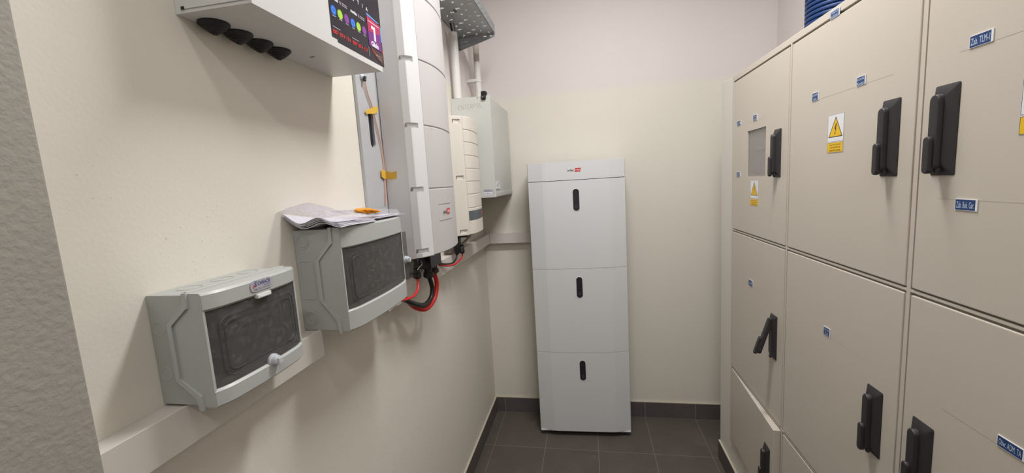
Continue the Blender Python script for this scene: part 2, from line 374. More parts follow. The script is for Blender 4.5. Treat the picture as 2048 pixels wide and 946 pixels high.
# ================================================================= the room
XR = 1.706; YF = -4.6; H = 2.95
b = BM(); box(b, -.2, XR+.2, YF-.2, .2, -.12, 0); struct('floor', b, M_FLOOR)
b = BM(); box(b, -.2, XR+.2, YF-.2, .2, H, H+.12); struct('ceiling', b, M_CEIL)
b = BM(); box(b, -.2, 0, YF-.2, .2, 0, H); struct('wall_left', b, M_WALL)
b = BM(); box(b, 0, XR, 0, .2, 0, H); struct('wall_back', b, M_WALL)
b = BM(); box(b, XR, XR+.2, YF-.2, .2, 0, H); struct('wall_right', b, M_WALL)
b = BM(); box(b, 0, XR, YF-.2, YF, 0, H); struct('wall_front', b, M_WALL)
# plastered pier at the near left
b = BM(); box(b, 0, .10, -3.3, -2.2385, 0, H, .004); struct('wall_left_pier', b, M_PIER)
# boxed-out low wall that carries the switch cabinet, and its upright end
CX = 1.317
b = BM(); prism(b, [(-.372, 0), (-.372, 1.951), (-.562, 1.934), (-.562, .228), (-3.4, .228), (-3.4, 0)], CX, XR, 'x', bev=.003); struct('wall_right_casing', b, M_CASE)
# skirting
def skirt(name, x0, x1, y0, y1, m):
    b = BM(); box(b, x0, x1, y0, y1, 0, .0985, 0, 0); box(b, x0, x1, y0, y1, .0985, .1036, .001, 1); struct(name, b, [m, M_GROUTCAP])
skirt('baseboard_back', .01, XR, -.01, 0, M_SKX)
skirt('baseboard_left', 0, .01, -2.2385, 0, M_SKY)
skirt('baseboard_right', CX-.010, CX, -3.4, -.372, M_SKY)
b = BM()

# ================================================================= cable trunking
def trunk_left(name, label, y0, y1, joints):
    t = thing(name, label, 'cable trunking', (0, (y0+y1)/2, 1.16), 'lengths of white cable trunking')
    b = BM(); box(b, 0, .036, y0, y1, 1.16, 1.22, .001); obj('channel', b, M_TRUNK, t)
    e = [y0]+joints+[y1]
    for a, c in zip(e, e[1:]):
        b = BM(); box(b, .0362, .0405, a+.0008, c-.0008, 1.158, 1.222, .0012); obj('cover_strip', b, M_TRUNK, t)
trunk_left('cable_trunking', 'white plastic cable trunking on left wall, short length under the lower nearest enclosure', -2.237, -1.752, [])
trunk_left('cable_trunking', 'white plastic cable trunking on left wall running under the two inverters to the corner', -1.43, -.0405, [-1.245, -.62])
t = thing('cable_trunking', 'white plastic cable trunking on the back wall, corner to battery tower', 'cable trunking', (.2, 0, 1.16), 'lengths of white cable trunking')
b = BM(); box(b, 0.0, .62, -.036, 0, 1.16, 1.22, .001); obj('channel', b, M_TRUNK, t)
b = BM(); box(b, .0408, .62, -.0405, -.0362, 1.158, 1.222, .0012); obj('cover_strip', b, M_TRUNK, t)

# ================================================================= battery tower
bx, by, rot = .3324, -.2627, .0396
T = thing('battery_tower', 'tall white floor-standing battery tower of three stacked modules against the back wall', 'battery', (.60, -.14, 0))
Rm = Matrix.Translation((bx, by, 0)) @ Matrix.Rotation(rot, 4, 'Z')
def btr(bm): bmesh.ops.transform(bm, matrix=Rm, verts=bm.verts); return bm
W_ = .54; D_ = .195
plan = [(0, .030), (.003, .022), (.085, .001), (.10, 0), (W_-.10, 0), (W_-.085, .001), (W_-.003, .022), (W_, .030), (W_, D_), (0, D_)]
b = BM(); box(b, .004, W_-.004, .012, D_-.004, .027, .034, .002); box(b, .03, W_-.03, .03, D_-.03, .022, .04)
for x in (.0, W_-.012): box(b, x+.0005, x+.0115, .0245, .05, .026, .034, .002)
btr(b); obj('base_plate', b, M_BATT, T)
for (fx, fy) in ((.07, .04), (W_-.05, .04), (.07, D_-.04), (W_-.05, D_-.04)):
    b = BM(); lathe(b, [(.013, 0), (.014, .002), (.014, .006), (.006, .008), (.006, .03)], (fx, fy, 0), n=20); btr(b); obj('levelling_foot', b, M_FOOT, T)
for k in range(3):
    z0 = .0345+.4985*k; z0 = .034+.5*k - (0 if k == 0 else .004); z1 = .03+.5*(k+1)-.0015
    b = BM(); prism(b, plan, z0, z1, 'z', bev=.0012)
    mod = obj('battery_module', btr(b), M_BATT, T, sharp=6)
    # slightly recessed inner body so the joints read dark
    zc = .03+.5*k+.389
    b = BM(); prism(b, rrect(.268, zc, .034, .122, .0165, 8), -.0015, .004, 'y', 0); closed_tube(b, [(x, -.001, z) for x, z in rrect(.268, zc, .0365, .1245, .0175, 8)], .0012, mi=1)
    ring(b, (.268, -.0017, zc-.036), (0, -1, 0), .0062, .0006, mi=2)
    p = obj('status_panel', btr(b), [mat('panel_black', (38, 38, 44), .22), S_WHITE, S_GREYP], mod); p['label'] = 'black pill-shaped status panel'
b = BM(); prism(b, [(x*.985+.004, y+.012 if y < .03 else y-.004) for x, y in plan], .033, 1.60, 'z'); obj('inner_body', btr(b), M_DARK, T)
b = BM(); prism(b, plan, 1.5315, 1.6335, 'z', bev=.0012); cap = obj('top_cover', btr(b), M_BATT, T, sharp=6)
rv = Vector((math.cos(rot), math.sin(rot), 0))
s = Sticker(Rm @ Vector((.264, -.0001, 1.584)), rv, (0, 0, 1))
s.base([(-.043, -.010), (.039, -.010), (.042, .011), (-.040, .011)], mat('battery_white_plain', (214, 214, 216), .5), .0001)
s.text('solar', -.0195, 0, .0125, S_BLK, width=.036, bold=.03)
s.poly([(.001, -.0105), (.032, -.0105), (.037, .0105), (.004, .0105)], S_RED); s.text('edge', .0185, 0, .012, S_WHITE, width=.027)
s.build('maker_logo', cap)

# ================================================================= switch cabinet (right)
WX = 1.303
cabT = thing('switch_cabinet', 'long beige steel switch cabinet with nine doors along the right side', 'electrical cabinet', (1.5, -1.35, .231))
cols = [(-.586, -1.086), (-1.104, -1.617), (-1.636, -2.135)]
rows = [(1.271, 1.905), (.621, 1.257), (.256, .608)]
YE = -2.16
fr = BM(); box(fr, WX, WX+.022, YE, -.565, .231, 1.932, .0025)
cut = BM()
for (ya, yb) in cols:
    for (za, zb) in rows: box(cut, WX-.02, WX+.05, yb-.0045, ya+.0045, za-.0035, zb+(.007 if zb > 1.8 else .0055))
fr = boolean(fr, cut); obj('front_frame', fr, M_CAB, cabT)
b = BM(); box(b, WX+.0222, 1.695, YE+.002, -.567, .231, 1.930, .002); body = obj('cabinet_body', b, M_CAB, cabT)
b = BM()
for (ya, yb) in cols:
    for (za, zb) in rows:
        if (ya, za) == (cols[0][0], rows[2][0]): continue
        box(b, WX+.0085, WX+.0218, yb-.0043, ya+.0043, za-.0033, zb+.005)
for (ya, yb) in cols:
    for (za, zb) in rows:
        if (ya, za) == (cols[0][0], rows[2][0]): continue
        box(b, WX+.0018, WX+.0086, ya+.0003, ya+.0043, za+.001, zb-.001); box(b, WX+.0018, WX+.0086, yb-.0043, yb-.0003, za+.001, zb-.001)
obj('gap_strip', b, M_CAB, cabT)

def handle_bm(yl, zt, swing=0.0):
    """flush-plate swing handle; yl = far edge of plate, zt = top; swing = lever lifted outwards"""
    b = BM(); w_, h_ = .052, .162; x = WX
    yc = yl-w_/2; zc = zt-h_/2
    # plate: outer rim rising to an inner ridge
    t = bmesh.new(); O = rrect(yc, zc, w_, h_, .003, 3); J = rrect(yc+.002, zc, w_*.46, h_*.74, .003, 3)
    lv = [(O, x), (O, x-.0025), (J, x-.0125)]
    R = [[t.verts.new((xx, p[0], p[1])) for p in pts] for pts, xx in lv]; n = len(O)
    for A, B in zip(R, R[1:]):
        for k in range(n): t.faces.new((A[k], A[(k+1) % n], B[(k+1) % n], B[k]))
    t.faces.new(R[0][::-1]); t.faces.new(R[-1]); merge(b, t)
    # lever bar
    def lever(pts, wdt, thk, x0):
        t = bmesh.new(); P = rrect(0, 0, wdt, pts[0]-pts[1], wdt*.48, 6)
        lv = [(1, 0), (1, thk*.72), (.86, thk*.93), (.55, thk)]
        zc_ = (pts[0]+pts[1])/2; R = []
        for sc_, d in lv: R.append([t.verts.new((x0-d, pts[2]+p[0]*sc_, zc_+p[1]*(1-(1-sc_)*wdt/(pts[0]-pts[1])))) for p in P])
        n = len(P)
        for A, B in zip(R, R[1:]):
            for k in range(n): t.faces.new((A[k], A[(k+1) % n], B[(k+1) % n], B[k]))
        t.faces.new(R[0][::-1]); t.faces.new(R[-1]); return t
    L1 = lever((zt-.016, zt-.152, yc+.003), .022, .013, x-.008)
    L2 = lever((zt-.090, zt-.158, yc+.006), .016, .009, x-.0185)
    if swing:
        M_ = Matrix.Translation((x-.008, yc, zt-.022)) @ Matrix.Rotation(swing, 4, 'Y') @ Matrix.Translation((-(x-.008), -yc, -(zt-.022)))
        merge(b, L1, 0, M_); merge(b, L2, 0, M_)
        box(b, x-.022, x-.004, yc-.008, yc+.008, zt-.028, zt-.012, .003)
    else: merge(b, L1); merge(b, L2)
    lathe(b, [(.007, 0), (.007, .004), (.004, .0055), (0, .0055)], (x-.010, yc-.001, zt-.153), (-1, 0, 0), 16)
    return b
hand = {(0, 0): (-.992, 1.660), (0, 1): (-.993, 1.010), (0, 2): (-1.010, .515), (1, 0): (-1.526, 1.660), (1, 1): (-1.523, 1.009), (1, 2): (-1.523, .515), (2, 0): (-1.665, 1.661), (2, 1): (-1.663, 1.010), (2, 2): (-1.663, .515)}
doors = {}
for ci, (ya, yb) in enumerate(cols):
    for ri, (za, zb) in enumerate(rows):
        b = BM(); box(b, WX-.0012, WX+(.026 if (ci, ri) == (0, 2) else .008), yb, ya, za, zb, .0028)
        if (ci, ri) == (0, 0):
            c2 = BM(); box(c2, WX-.02, WX+.05, -.921, -.748, 1.502, 1.681); b = boolean(b, c2)
        d = obj('door', b, M_CAB, cabT); doors[ci, ri] = d
        h = obj('door_handle', handle_bm(*hand[ci, ri], swing=(.30 if (ci, ri) == (0, 1) else 0)), M_BLK, d); h['label'] = 'black swing handle'
# viewing pane
b = BM(); box(b, WX+.002, WX+.005, -.921, -.748, 1.502, 1.681)
p = obj('viewing_pane', b, M_VIEW, doors[0, 0]); p['label'] = 'clear rectangular viewing pane'
b = BM(); box(b, WX+.0075, WX+.0084, -.93, -.74, 1.495, 1.69, 0, 0)
box(b, WX+.0055, WX+.0076, -.90, -.80, 1.60, 1.612, .001, 1); box(b, WX+.0055, WX+.0076, -.86, -.80, 1.515, 1.56, .001, 1)
obj('meter_plate', b, [M_INCAB, M_BRKR], doors[0, 0])
def lab(door, yl, yr, z0, z1, lines, line=None, name='name_label', par=None):
    """blue engraved label; yl = far (left) edge"""
    wd = yl-yr; hh = z1-z0
    s = Sticker((WX-.0014, yl, z0), (0, -1, 0), (0, 0, 1))
    if line:
        s.stroke([(line[0], line[1]), (line[2], line[3])], .00045, S_PEN)
    s.base([(0, 0), (wd, 0), (wd, hh), (0, hh)], S_WHITE, .0012)
    s.rect(.001, .0006, wd-.0035, hh-.0012, S_BLUE)
    n = len(lines)
    for i, tx in enumerate(lines):
        s.text(tx, (wd-.0025)/2, hh*(1-(i+.5)/n)-.0004, hh*(.55 if n == 1 else .30), S_LBLUE, width=(wd-.003)*(.86 if len(tx) > 4 else .55))
    o = s.build(name, par or doors[door]); o['label'] = 'small blue label with pale lettering'
lab((0, 0), -.630, -.675, 1.716, 1.736, ['L1-P4'])
lab((0, 0), -.805, -.842, 1.713, 1.736, ['Zas.', 'UPS'], (-.07, .001, .12, .001))
lab((0, 0), -.631, -.674, 1.502, 1.522, ['L3-P2'])
lab((1, 0), -1.231, -1.265, 1.711, 1.734, ['Licznik', 'Adm.'], (.03, .0006, .19, .0006))
lab((1, 0), -1.430, -1.463, 1.711, 1.732, ['Licznik', 'Kotł.'], (.03, .0006, .12, .0006))
lab((2, 0), -1.728, -1.770, 1.710, 1.730, ['Zab. TLM-1'], (-.02, .0002, .30, .0002))
lab((2, 0), -1.724, -1.767, 1.438, 1.458, ['Zab. Bok. Gar.'], (-.04, .018, .12, .018))
lab((0, 1), -.780, -.828, 1.060, 1.085, ['Zas. WC'], (.03, .002, .17, .002))
lab((1, 1), -1.332, -1.364, 1.059, 1.083, ['Tab. Adm.', 'TA'], (.03, .0006, .17, .0006))
lab((2, 1), -1.836, -1.880, 1.062, 1.081, ['Obw. ADM. TA'], (-.11, .0005, .1, .0005))
lab(None, -1.309, -1.349, 1.9045, 1.9235, ['TABLICA', 'ROZDZIAŁU'], par=cabT)
def warn(door, yl, yr, z0, z1, bolt=True):
    wd = yl-yr; k = wd/.0705
    s = Sticker((WX-.0014, yl, z0), (0, -1, 0), (0, 0, 1)); hh = z1-z0
    s.base([(0, 0), (wd, 0), (wd, hh), (0, hh)], S_WHITE, .0004)
    zs = hh*.285
    s.frame(.0005, zs+.0005, wd-.0005, hh-.0005, .0008, S_BLK); s.frame(.0005, .0005, wd-.0005, zs-.0015, .0008, S_BLK)
    s.rect(.0014, .0014, wd-.0014, zs-.0024, S_YEL)
    zb = zs+.012*hh/.1; zt = hh-.006*hh/.1
    s.poly([(wd*.06, zb), (wd*.94, zb), (wd*.5, zt)], S_BLK); s.poly([(wd*.115, zb+.0022), (wd*.885, zb+.0022), (wd*.5, zt-.005)], S_YEL)
    cx = wd*.5; H_ = zt-zb
    if bolt:
        s.poly([(cx+.001*k, zb+.66*H_), (cx+.0055*k, zb+.66*H_), (cx+.0015*k, zb+.44*H_), (cx-.0045*k, zb+.40*H_)], S_BLK)
        s.poly([(cx-.0045*k, zb+.40*H_), (cx+.004*k, zb+.45*H_), (cx-.002*k, zb+.16*H_), (cx-.0012*k, zb+.385*H_)], S_BLK, 0)
        s.poly([(cx-.0045*k, zb+.20*H_), (cx+.0015*k, zb+.22*H_), (cx-.0026*k, zb+.10*H_)], S_BLK, 0)
    else:
        s.poly([(cx-.0025*k, zb+.62*H_), (cx+.0025*k, zb+.62*H_), (cx+.001*k, zb+.26*H_), (cx-.001*k, zb+.26*H_)], S_BLK); s.circ(cx, zb+.17*H_, .0018*k, S_BLK)
    for i, tx in enumerate(('NIE DOTYKAĆ!', 'URZĄDZENIE', 'ELEKTRYCZNE')):
        s.text(tx, wd/2, (zs-.002)*(.80-.29*i), .0042*hh/.1, mat('warning_lettering', (96, 66, 12), .5), width=wd*(.68-.03*(i == 1)), bold=.015)
    o = s.build('warning_sticker', doors[door]); o['label'] = 'yellow and white triangle warning sticker'
warn((0, 0), -.786, -.861, 1.388, 1.488); warn((1, 0), -1.315, -1.386, 1.561, 1.660); warn((2, 0), -1.823, -1.894, 1.558, 1.657)
# the lowest left door stands ajar, hinged at its far edge
d = doors[0, 2]; hx = Vector((WX+.004, cols[0][0], 0))-rootloc(cabT)
ang = -math.asin(.0225/.5)
Mh = Matrix.Translation(hx) @ Matrix.Rotation(ang, 4, 'Z') @ Matrix.Translation(-hx)
d.data.transform(Mh)
for ch in d.children: ch.data.transform(Mh)

# ================================================================= blue conduit above the cabinet
b = BM(); prof = []; zz = 1.9325; n = 0
prof.append((.0955, 0))
pitch = .0159; k = 0
while k*pitch < .95:
    h0 = k*pitch
    prof += [(.0955, h0+.0006), (.1035, h0+.0014), (.1058, h0+.0036), (.1060, h0+.0078), (.1058, h0+.0108), (.1035, h0+.0130), (.0955, h0+.0140)]
    k += 1
lathe(b, prof, (1.592, -.79, 1.9325), n=48)
o = obj('corrugated_conduit', b, M_BLUEH, None, sharp=80); recenter(o); tag(o, 'thick blue corrugated conduit rising from the top of the beige switch cabinet', 'conduit')

# ================================================================= grey metal case with rubber grommets (top left)
t = thing('telecom_case', 'wide pale grey metal wall case with black poster, high on left wall near top left', 'telecom cabinet', (0, -1.75, 1.84))
y0, y1, xf, zb_, zt_ = -1.966, -1.532, .1455, 1.84, 2.13
b = BM(); box(b, 0, xf-.002, y0, y1, zb_, zt_, .0015); 
obj('case_body', b, M_BOXN, t)
# front cover wraps the sides a little
b = BM(); box(b, xf-.0015, xf, y0-.001, y1+.001, zb_-.001, zt_, .0005); box(b, .012, xf-.001, y0-.0018, y0-.0003, zb_+.006, zt_, .0004); obj('front_cover', b, M_BOXN, t)
b = BM(); box(b, .014, .020, y0-.0025, y0-.0015, zb_+.0055, zb_+.010); obj('cover_catch', b, M_DARK, t)
b = BM(); box(b, .055, .066, -1.702, -1.699, zb_-.0006, zb_+.001); obj('bottom_slot', b, M_DARK, t)
for k, yy in enumerate((-1.919, -1.867, -1.8145, -1.763)):
    b = BM(); pr_ = [(.0255, 0), (.0262, -.002), (.0255, -.0035), (.0225, -.0045), (.0215, -.007), (.0185, -.0075), (.0178, -.010), (.0145, -.0105), (.0138, -.013), (.0105, -.0135), (.0098, -.0155), (.006, -.016), (.005, -.0185), (0, -.019)]
    lathe(b, [(r*.94, h*1.05) for r, h in pr_], (.0255, yy, zb_), n=28); g = obj('cable_grommet', b, M_BLK2, t, sharp=60); g['label'] = 'black stepped rubber grommet'
# printed poster on the cover
s = Sticker((xf+.0001, -1.751, 1.852), (0, 1, 0), (0, 0, 1))
def Y(v): return v+1.751
def Z(v): return v-1.852
s.base([(0, Z(1.858)), (Y(-1.731), Z(1.858)), (Y(-1.731), Z(1.8525)), (Y(-1.5225), Z(1.8525)), (Y(-1.5225), Z(2.02)), (0, Z(2.02))], S_POST, .0003)
for ch, yy in zip('NETIA', (-1.669, -1.648, -1.627, -1.608, -1.588)): s.text(ch, Y(yy), Z(1.973), .009, S_WHITE, bold=.01)
for oy in (0, .0746):
    for c, m in ((-1.735, S_CYAN), (-1.711, S_GRN), (-1.686, S_VIO)):
        s.circ(Y(c+oy), Z(1.9155), .0098, m); s.circ(Y(c+oy), Z(1.9155), .0062, {S_CYAN: S_SKYB, S_GRN: mat('poster_pale_green', (186, 218, 110), .4), S_VIO: mat('poster_pale_violet', (150, 84, 170), .4)}[m]); s.circ(Y(c+oy), Z(1.9155), .0046, m)
        s.rect(Y(c+oy)-.006, Z(1.9035), Y(c+oy)+.006, Z(1.9047), S_POSTBAR, 0)
    s.text('netia', Y(-1.7275+oy), Z(1.9415), .0075, S_WHITE, width=.026, bold=.03)
    s.circ(Y(-1.7065+oy), Z(1.941), .0042, S_GREYP)
    for q in range(2): s.rect(Y(-1.700+oy), Z(1.9425-.004*q), Y(-1.680+oy), Z(1.9438-.004*q), S_POSTBAR, 0)
    s.rect(Y(-1.745+oy), Z(1.8805), Y(-1.717+oy), Z(1.8816), S_POSTBAR, 0)
    s.text('887 874 131', Y(-1.7125+oy), Z(1.8715), .0085, S_RED, width=.066, bold=.03)
s.poly([(Y(-1.593), Z(1.9585)), (Y(-1.5405), Z(1.9560)), (Y(-1.53), Z(1.958)), (Y(-1.593), Z(1.9635))], S_SKYB)
s.poly([(Y(-1.5225), Z(1.918)), (Y(-1.5225), Z(1.950)), (Y(-1.528), Z(1.951)), (Y(-1.528), Z(1.912))], S_SKYB, 0)
s.poly([(Y(-1.593), Z(1.8885)), (Y(-1.5285), Z(1.8885)), (Y(-1.5285), Z(1.953)), (Y(-1.593), Z(1.9575))], S_PUR)
s.poly([(Y(-1.593), Z(1.922)), (Y(-1.5285), Z(1.930)), (Y(-1.5285), Z(1.953)), (Y(-1.593), Z(1.9575))], S_MAG)
s.rect(Y(-1.589), Z(1.9465), Y(-1.535), Z(1.9480), S_WHITE)
s.poly([(Y(-1.5745), Z(1.9400)), (Y(-1.5555), Z(1.9400)), (Y(-1.5555), Z(1.9060)), (Y(-1.5645), Z(1.9060)), (Y(-1.5645), Z(1.9325)), (Y(-1.5745), Z(1.9325))], S_WHITE)
s.text('Gb/s', Y(-1.5635), Z(1.8965), .0125, S_WHITE, width=.036, bold=.045)
s.rect(Y(-1.5975), Z(1.860), Y(-1.5966), Z(1.883), S_POSTBAR, 0)
s.poly([(Y(-1.5225), Z(1.8535)), (Y(-1.5225), Z(1.884)), (Y(-1.590), Z(1.8865)), (Y(-1.560), Z(1.866))], S_BRN)
s.poly([(Y(-1.528), Z(1.8885)), (Y(-1.5225), Z(1.8865)), (Y(-1.5225), Z(1.8945))], S_OR)
s.poly([(Y(-1.583), Z(1.884)), (Y(-1.530), Z(1.862)), (Y(-1.583), Z(1.8822))], S_OR)
s.poly([(Y(-1.580), Z(1.878)), (Y(-1.545), Z(1.858)), (Y(-1.579), Z(1.8768))], S_OR)
s.text('887 874 131', Y(-1.548), Z(1.8735), .0035, S_POSTBAR, width=.028); s.text('netia.pl', Y(-1.542), Z(1.867), .0032, S_POSTBAR, width=.016)
o = s.build('poster', t); o['label'] = 'black printed advertising poster with coloured dots and large white 1 Gb/s'

# ================================================================= distribution enclosures
def enclosure(name, label, y0, y1, zb, zt, xb, xa, d, bulge, zw0, zw1, zig, knob, side):
    t = thing(name, label, 'distribution box', (0, (y0+y1)/2, zb), 'grey enclosures on the left wall')
    z1, z2, z3, z4 = zig
    base = [(0, zb), (0, zt), (xa, zt), (xa, z1), (xb, z2), (xb, z3), (xa, z4), (xa, zb)]
    b = BM(); prism(b, base, y0+.002, y1-.002, 'y', bev=.0025)
    side(b)
    obj('back_box', b, M_ENC, t)
    # lid: side walls, bands above and below the window, all following a bowed front
    n = 16
    def fx(y, add=0):
        u = (y-y0)/(y1-y0); e = .1
        f = min(1, min(u, 1-u)/e); f = f*f*(3-2*f)
        return d+add+bulge*(.45*f+.55*(1-(2*u-1)**2))
    b = BM()
    def band(za, zb2, xback, add=0.0, lower=False, ya=y0, yb=y1, mi=0):
        tt = bmesh.new(); rows_ = []
        for i in range(n+1):
            y = ya+(yb-ya)*i/n; X_ = fx(y, add)
            bot = za; top = zb2
            rr = .0035
            rows_.append([tt.verts.new(p) for p in ((xback, y, bot), (X_-rr, y, bot), (X_, y, bot+rr), (X_, y, top-rr), (X_-rr, y, top), (xback, y, top))])
        for A, B in zip(rows_, rows_[1:]):
            for k in range(6): tt.faces.new((A[k], B[k], B[(k+1) % 6], A[(k+1) % 6]))
        tt.faces.new(rows_[0]); tt.faces.new(rows_[-1][::-1]); merge(b, tt, mi)
    band(zw1, zt+.002, xa+.001, ya=y0+.0008, yb=y1-.0008); band(zb-.002, zw0, xa+.001, ya=y0+.0008, yb=y1-.0008)
    for yy in ((y0, y0+.004), (y1-.004, y1)): prism(b, [(xa, zt), (d-.0005, zt), (d-.0005, zb), (xa, zb)], yy[0], yy[1], 'y'); prism(b, [(xa+.0001, z1), (xa+.0001, z4), (xb+.0015, z3), (xb+.0015, z2)], yy[0], yy[1], 'y')
    # raised sealing flange
    path = [(xa-.001, zt+.004), (xa-.001, z1), (xb, z2), (xb, z3), (xa-.001, z4), (xa-.001, zb-.006)]
    wdt = .0085
    def off(i):
        a = Vector(path[max(i-1, 0)]); c = Vector(path[min(i+1, len(path)-1)]); m_ = Vector(path[i]); d1 = (m_-a); d2 = (c-m_)
        dd = ((d1.normalized() if d1.length else Vector((0, 0)))+(d2.normalized() if d2.length else Vector((0, 0)))).normalized(); return Vector((-dd.y, dd.x))
    outl = [(path[i][0]-off(i).x*0, path[i][1]-off(i).y*0) for i in range(6)]; inn = [(path[i][0]+off(i).x*wdt, path[i][1]+off(i).y*wdt) for i in range(6)]
    for ya, yb in ((y0-.0035, y0+.004), (y1-.004, y1+.0035)):
        prism(b, outl+inn[::-1], ya, yb, 'y', bev=.0016)
    box(b, xa-.001, xa+.0075, y0-.003, y1+.003, zt-.001, zt+.004, .0015); box(b, xa-.001, xa+.0075, y0-.003, y1+.003, zb-.005, zb+.001, .0015)
    lid = obj('lid', b, M_ENCLID, t, sharp=35)
    # interior plate and breakers
    b = BM(); box(b, xa+.002, xa+.006, y0+.006, y1-.006, zw0-.004, zw1+.004, 0); box(b, xa+.006, xa+.014, y0+.03, y1-.03, zw0+.012, zw1-.016, .003, 0)
    obj('inner_plate', b, M_INNER, t)
    return t, fx, lid
def window(t, fx, ya, yb, z0, z1, name='window_flap'):
    b = BM(); n = 18; tt = bmesh.new(); R = []
    for i in range(n+1):
        y = ya+(yb-ya)*i/n; X_ = fx(y, -.0035); R.append([tt.verts.new(p) for p in ((X_-.003, y, z0), (X_, y, z0), (X_, y, z1), (X_-.003, y, z1))])
    for A, B in zip(R, R[1:]):
        for k in range(4): tt.faces.new((A[k], B[k], B[(k+1) % 4], A[(k+1) % 4]))
    tt.faces.new(R[0]); tt.faces.new(R[-1][::-1]); merge(b, tt)
    w1, h1 = (yb-ya)-.05, (z1-z0)-.04
    closed_tube(b, [(fx(p[0], -.0033), p[0], p[1]) for p in rrect((ya+yb)/2, (z0+z1)/2-.002, w1, h1, .012, 6)], .0016)
    closed_tube(b, [(fx(p[0], -.0033), p[0], p[1]) for p in rrect((ya+yb)/2, (z0+z1)/2-.002, w1+.016, h1+.016, .017, 6)], .0010)
    o = obj(name, b, M_SMOKE, t, sharp=35); o['label'] = 'smoked transparent window flap'; return o
def knob(parent, c, r=.0085):
    b = BM(); lathe(b, [(r*1.25, -.004), (r*1.25, 0), (r, .001), (r*.98, .007), (r*.8, .009), (0, .009)], c, (1, 0, 0), 20)
    box(b, c[0]+.006, c[0]+.013, c[1]-r*.45, c[1]+r*.75, c[2]-r*.8, c[2]+r*.55, .0018)
    o = obj('lock_knob', b, M_KNOB, parent); o['label'] = 'pale grey twist knob'
# lower, near box
def side1(b):
    for z in (1.345, 1.273): ring(b, (.0165, -2.0885, z), (0, -1, 0), .0102, .0010)
    for y in (-2.045, -1.985, -1.93): ring(b, (.032, y, 1.3972), (0, 0, 1), .017, .0005)
t1, fx1, lid1 = enclosure('distribution_box', 'smaller grey wall enclosure with smoked window and rectangular maker label, lower and nearest', -2.091, -1.895, 1.2235, 1.397, .036, .071, .100, .013, 1.250, 1.3705, (1.381, 1.356, 1.263, 1.238), None, side1)
win1 = window(t1, fx1, -2.0895, -1.8965, 1.251, 1.3695)
for k in range(6):
    b = BM(); y = -2.052+k*.0178; box(b, .0855, .090, y-.0082, y+.0082, 1.293, 1.334, .0008, 0); box(b, .0895, .0935, y-.0055, y+.0055, 1.318, 1.330, .0006, 1); box(b, .090, .0965, y-.0035, y+.0035, 1.3205, 1.327, .0006, 2)
    obj('circuit_breaker', b, [M_INNER, M_BRKR, M_BLK2], t1)
knob(win1, (fx1(-1.985), -1.985, 1.2515), .009)
b = BM(); box(b, fx1(-1.99)-.006, fx1(-1.99)+.0035, -2.004, -1.974, 1.366, 1.3735, .0018); box(b, fx1(-1.99)+.001, fx1(-1.99)+.0045, -1.999, -1.979, 1.3672, 1.3695, .0005); o = obj('opening_tab', b, mat('white_tab', (216, 216, 214), .35), win1); o['label'] = 'white opening tab'
X_ = fx1(-1.99)+.0003; s = Sticker((X_, -2.0125, 1.3795), (0, 1, 0), (0, 0, 1))
s.base(rrect(.0215, .0085, .047, .0185, .0075, 6), S_SILV, .0008)
s.text('S', .0085, .0118, .0085, S_NAVY, width=.0065, bold=.03, shear=.25); s.text('CHRACK', .0275, .0116, .0062, S_NAVY, width=.029, bold=.03, shear=.25); s.poly([(.003, .0065), (.012, .0078), (.0123, .0088), (.003, .0075)], S_RED, 0); s.poly([(.0035, .0045), (.0045, .0125), (.0055, .0125), (.0047, .0045)], S_RED, 0)
s.text('TECHNIK', .033, .0062, .0022, S_NAVY, width=.015); s.text('WIEN', .008, .0025, .003, S_GREYP, width=.008, bold=.03); s.text('IP65 400V 50Hz', .0275, .0028, .0026, S_GREYP, width=.026)
o = s.build('maker_label', t1); o['label'] = 'silver maker label with blue lettering'
# upper box
def side2(b):
    for z in (1.428, 1.249):
        ring(b, (.0225, -1.759, z), (0, -1, 0), .0162, .0013); ring(b, (.0225, -1.759, z), (0, -1, 0), .0118, .0012)
    closed_tube(b, [(p[0], -1.759, p[1]) for p in rrect(.0255, 1.339, .034, .088, .007, 5)], .0012)
t2, fx2, lid2 = enclosure('distribution_box', 'larger grey wall enclosure with smoked window, carrying a plastic bag of papers on top', -1.761, -1.452, 1.2205, 1.4545, .052, .092, .118, .018, 1.268, 1.409, (1.425, 1.388, 1.290, 1.246), None, side2)
win2 = window(t2, fx2, -1.7595, -1.435, 1.270, 1.4075)
knob(win2, (fx2(-1.446)+.001, -1.441, 1.324), .0095)
b = BM(); box(b, .101, .1035, -1.715, -1.600, 1.287, 1.392, .001); obj('breaker_cover', b, mat('inner_brown_cover', (104, 84, 78), .5), t2)
b = BM(); box(b, .101, .1035, -1.592, -1.470, 1.287, 1.392, .001); obj('breaker_cover', b, mat('inner_grey_cover', (104, 106, 106), .5), t2)
s = Sticker((fx2(-1.49)-.0008, -1.502, 1.4265), Vector((-.006, .03, 0)), (0, 0, 1)); s.base([(0, 0), (.026, 0), (.026, .012), (0, .012)], M_ENC, .0005); s.frame(.0005, .0005, .0255, .0115, .0008, S_GREYP); s.text('SCHRACK', .013, .0062, .0045, S_GREYP, width=.019, bold=.02); s.build('maker_label', t2)

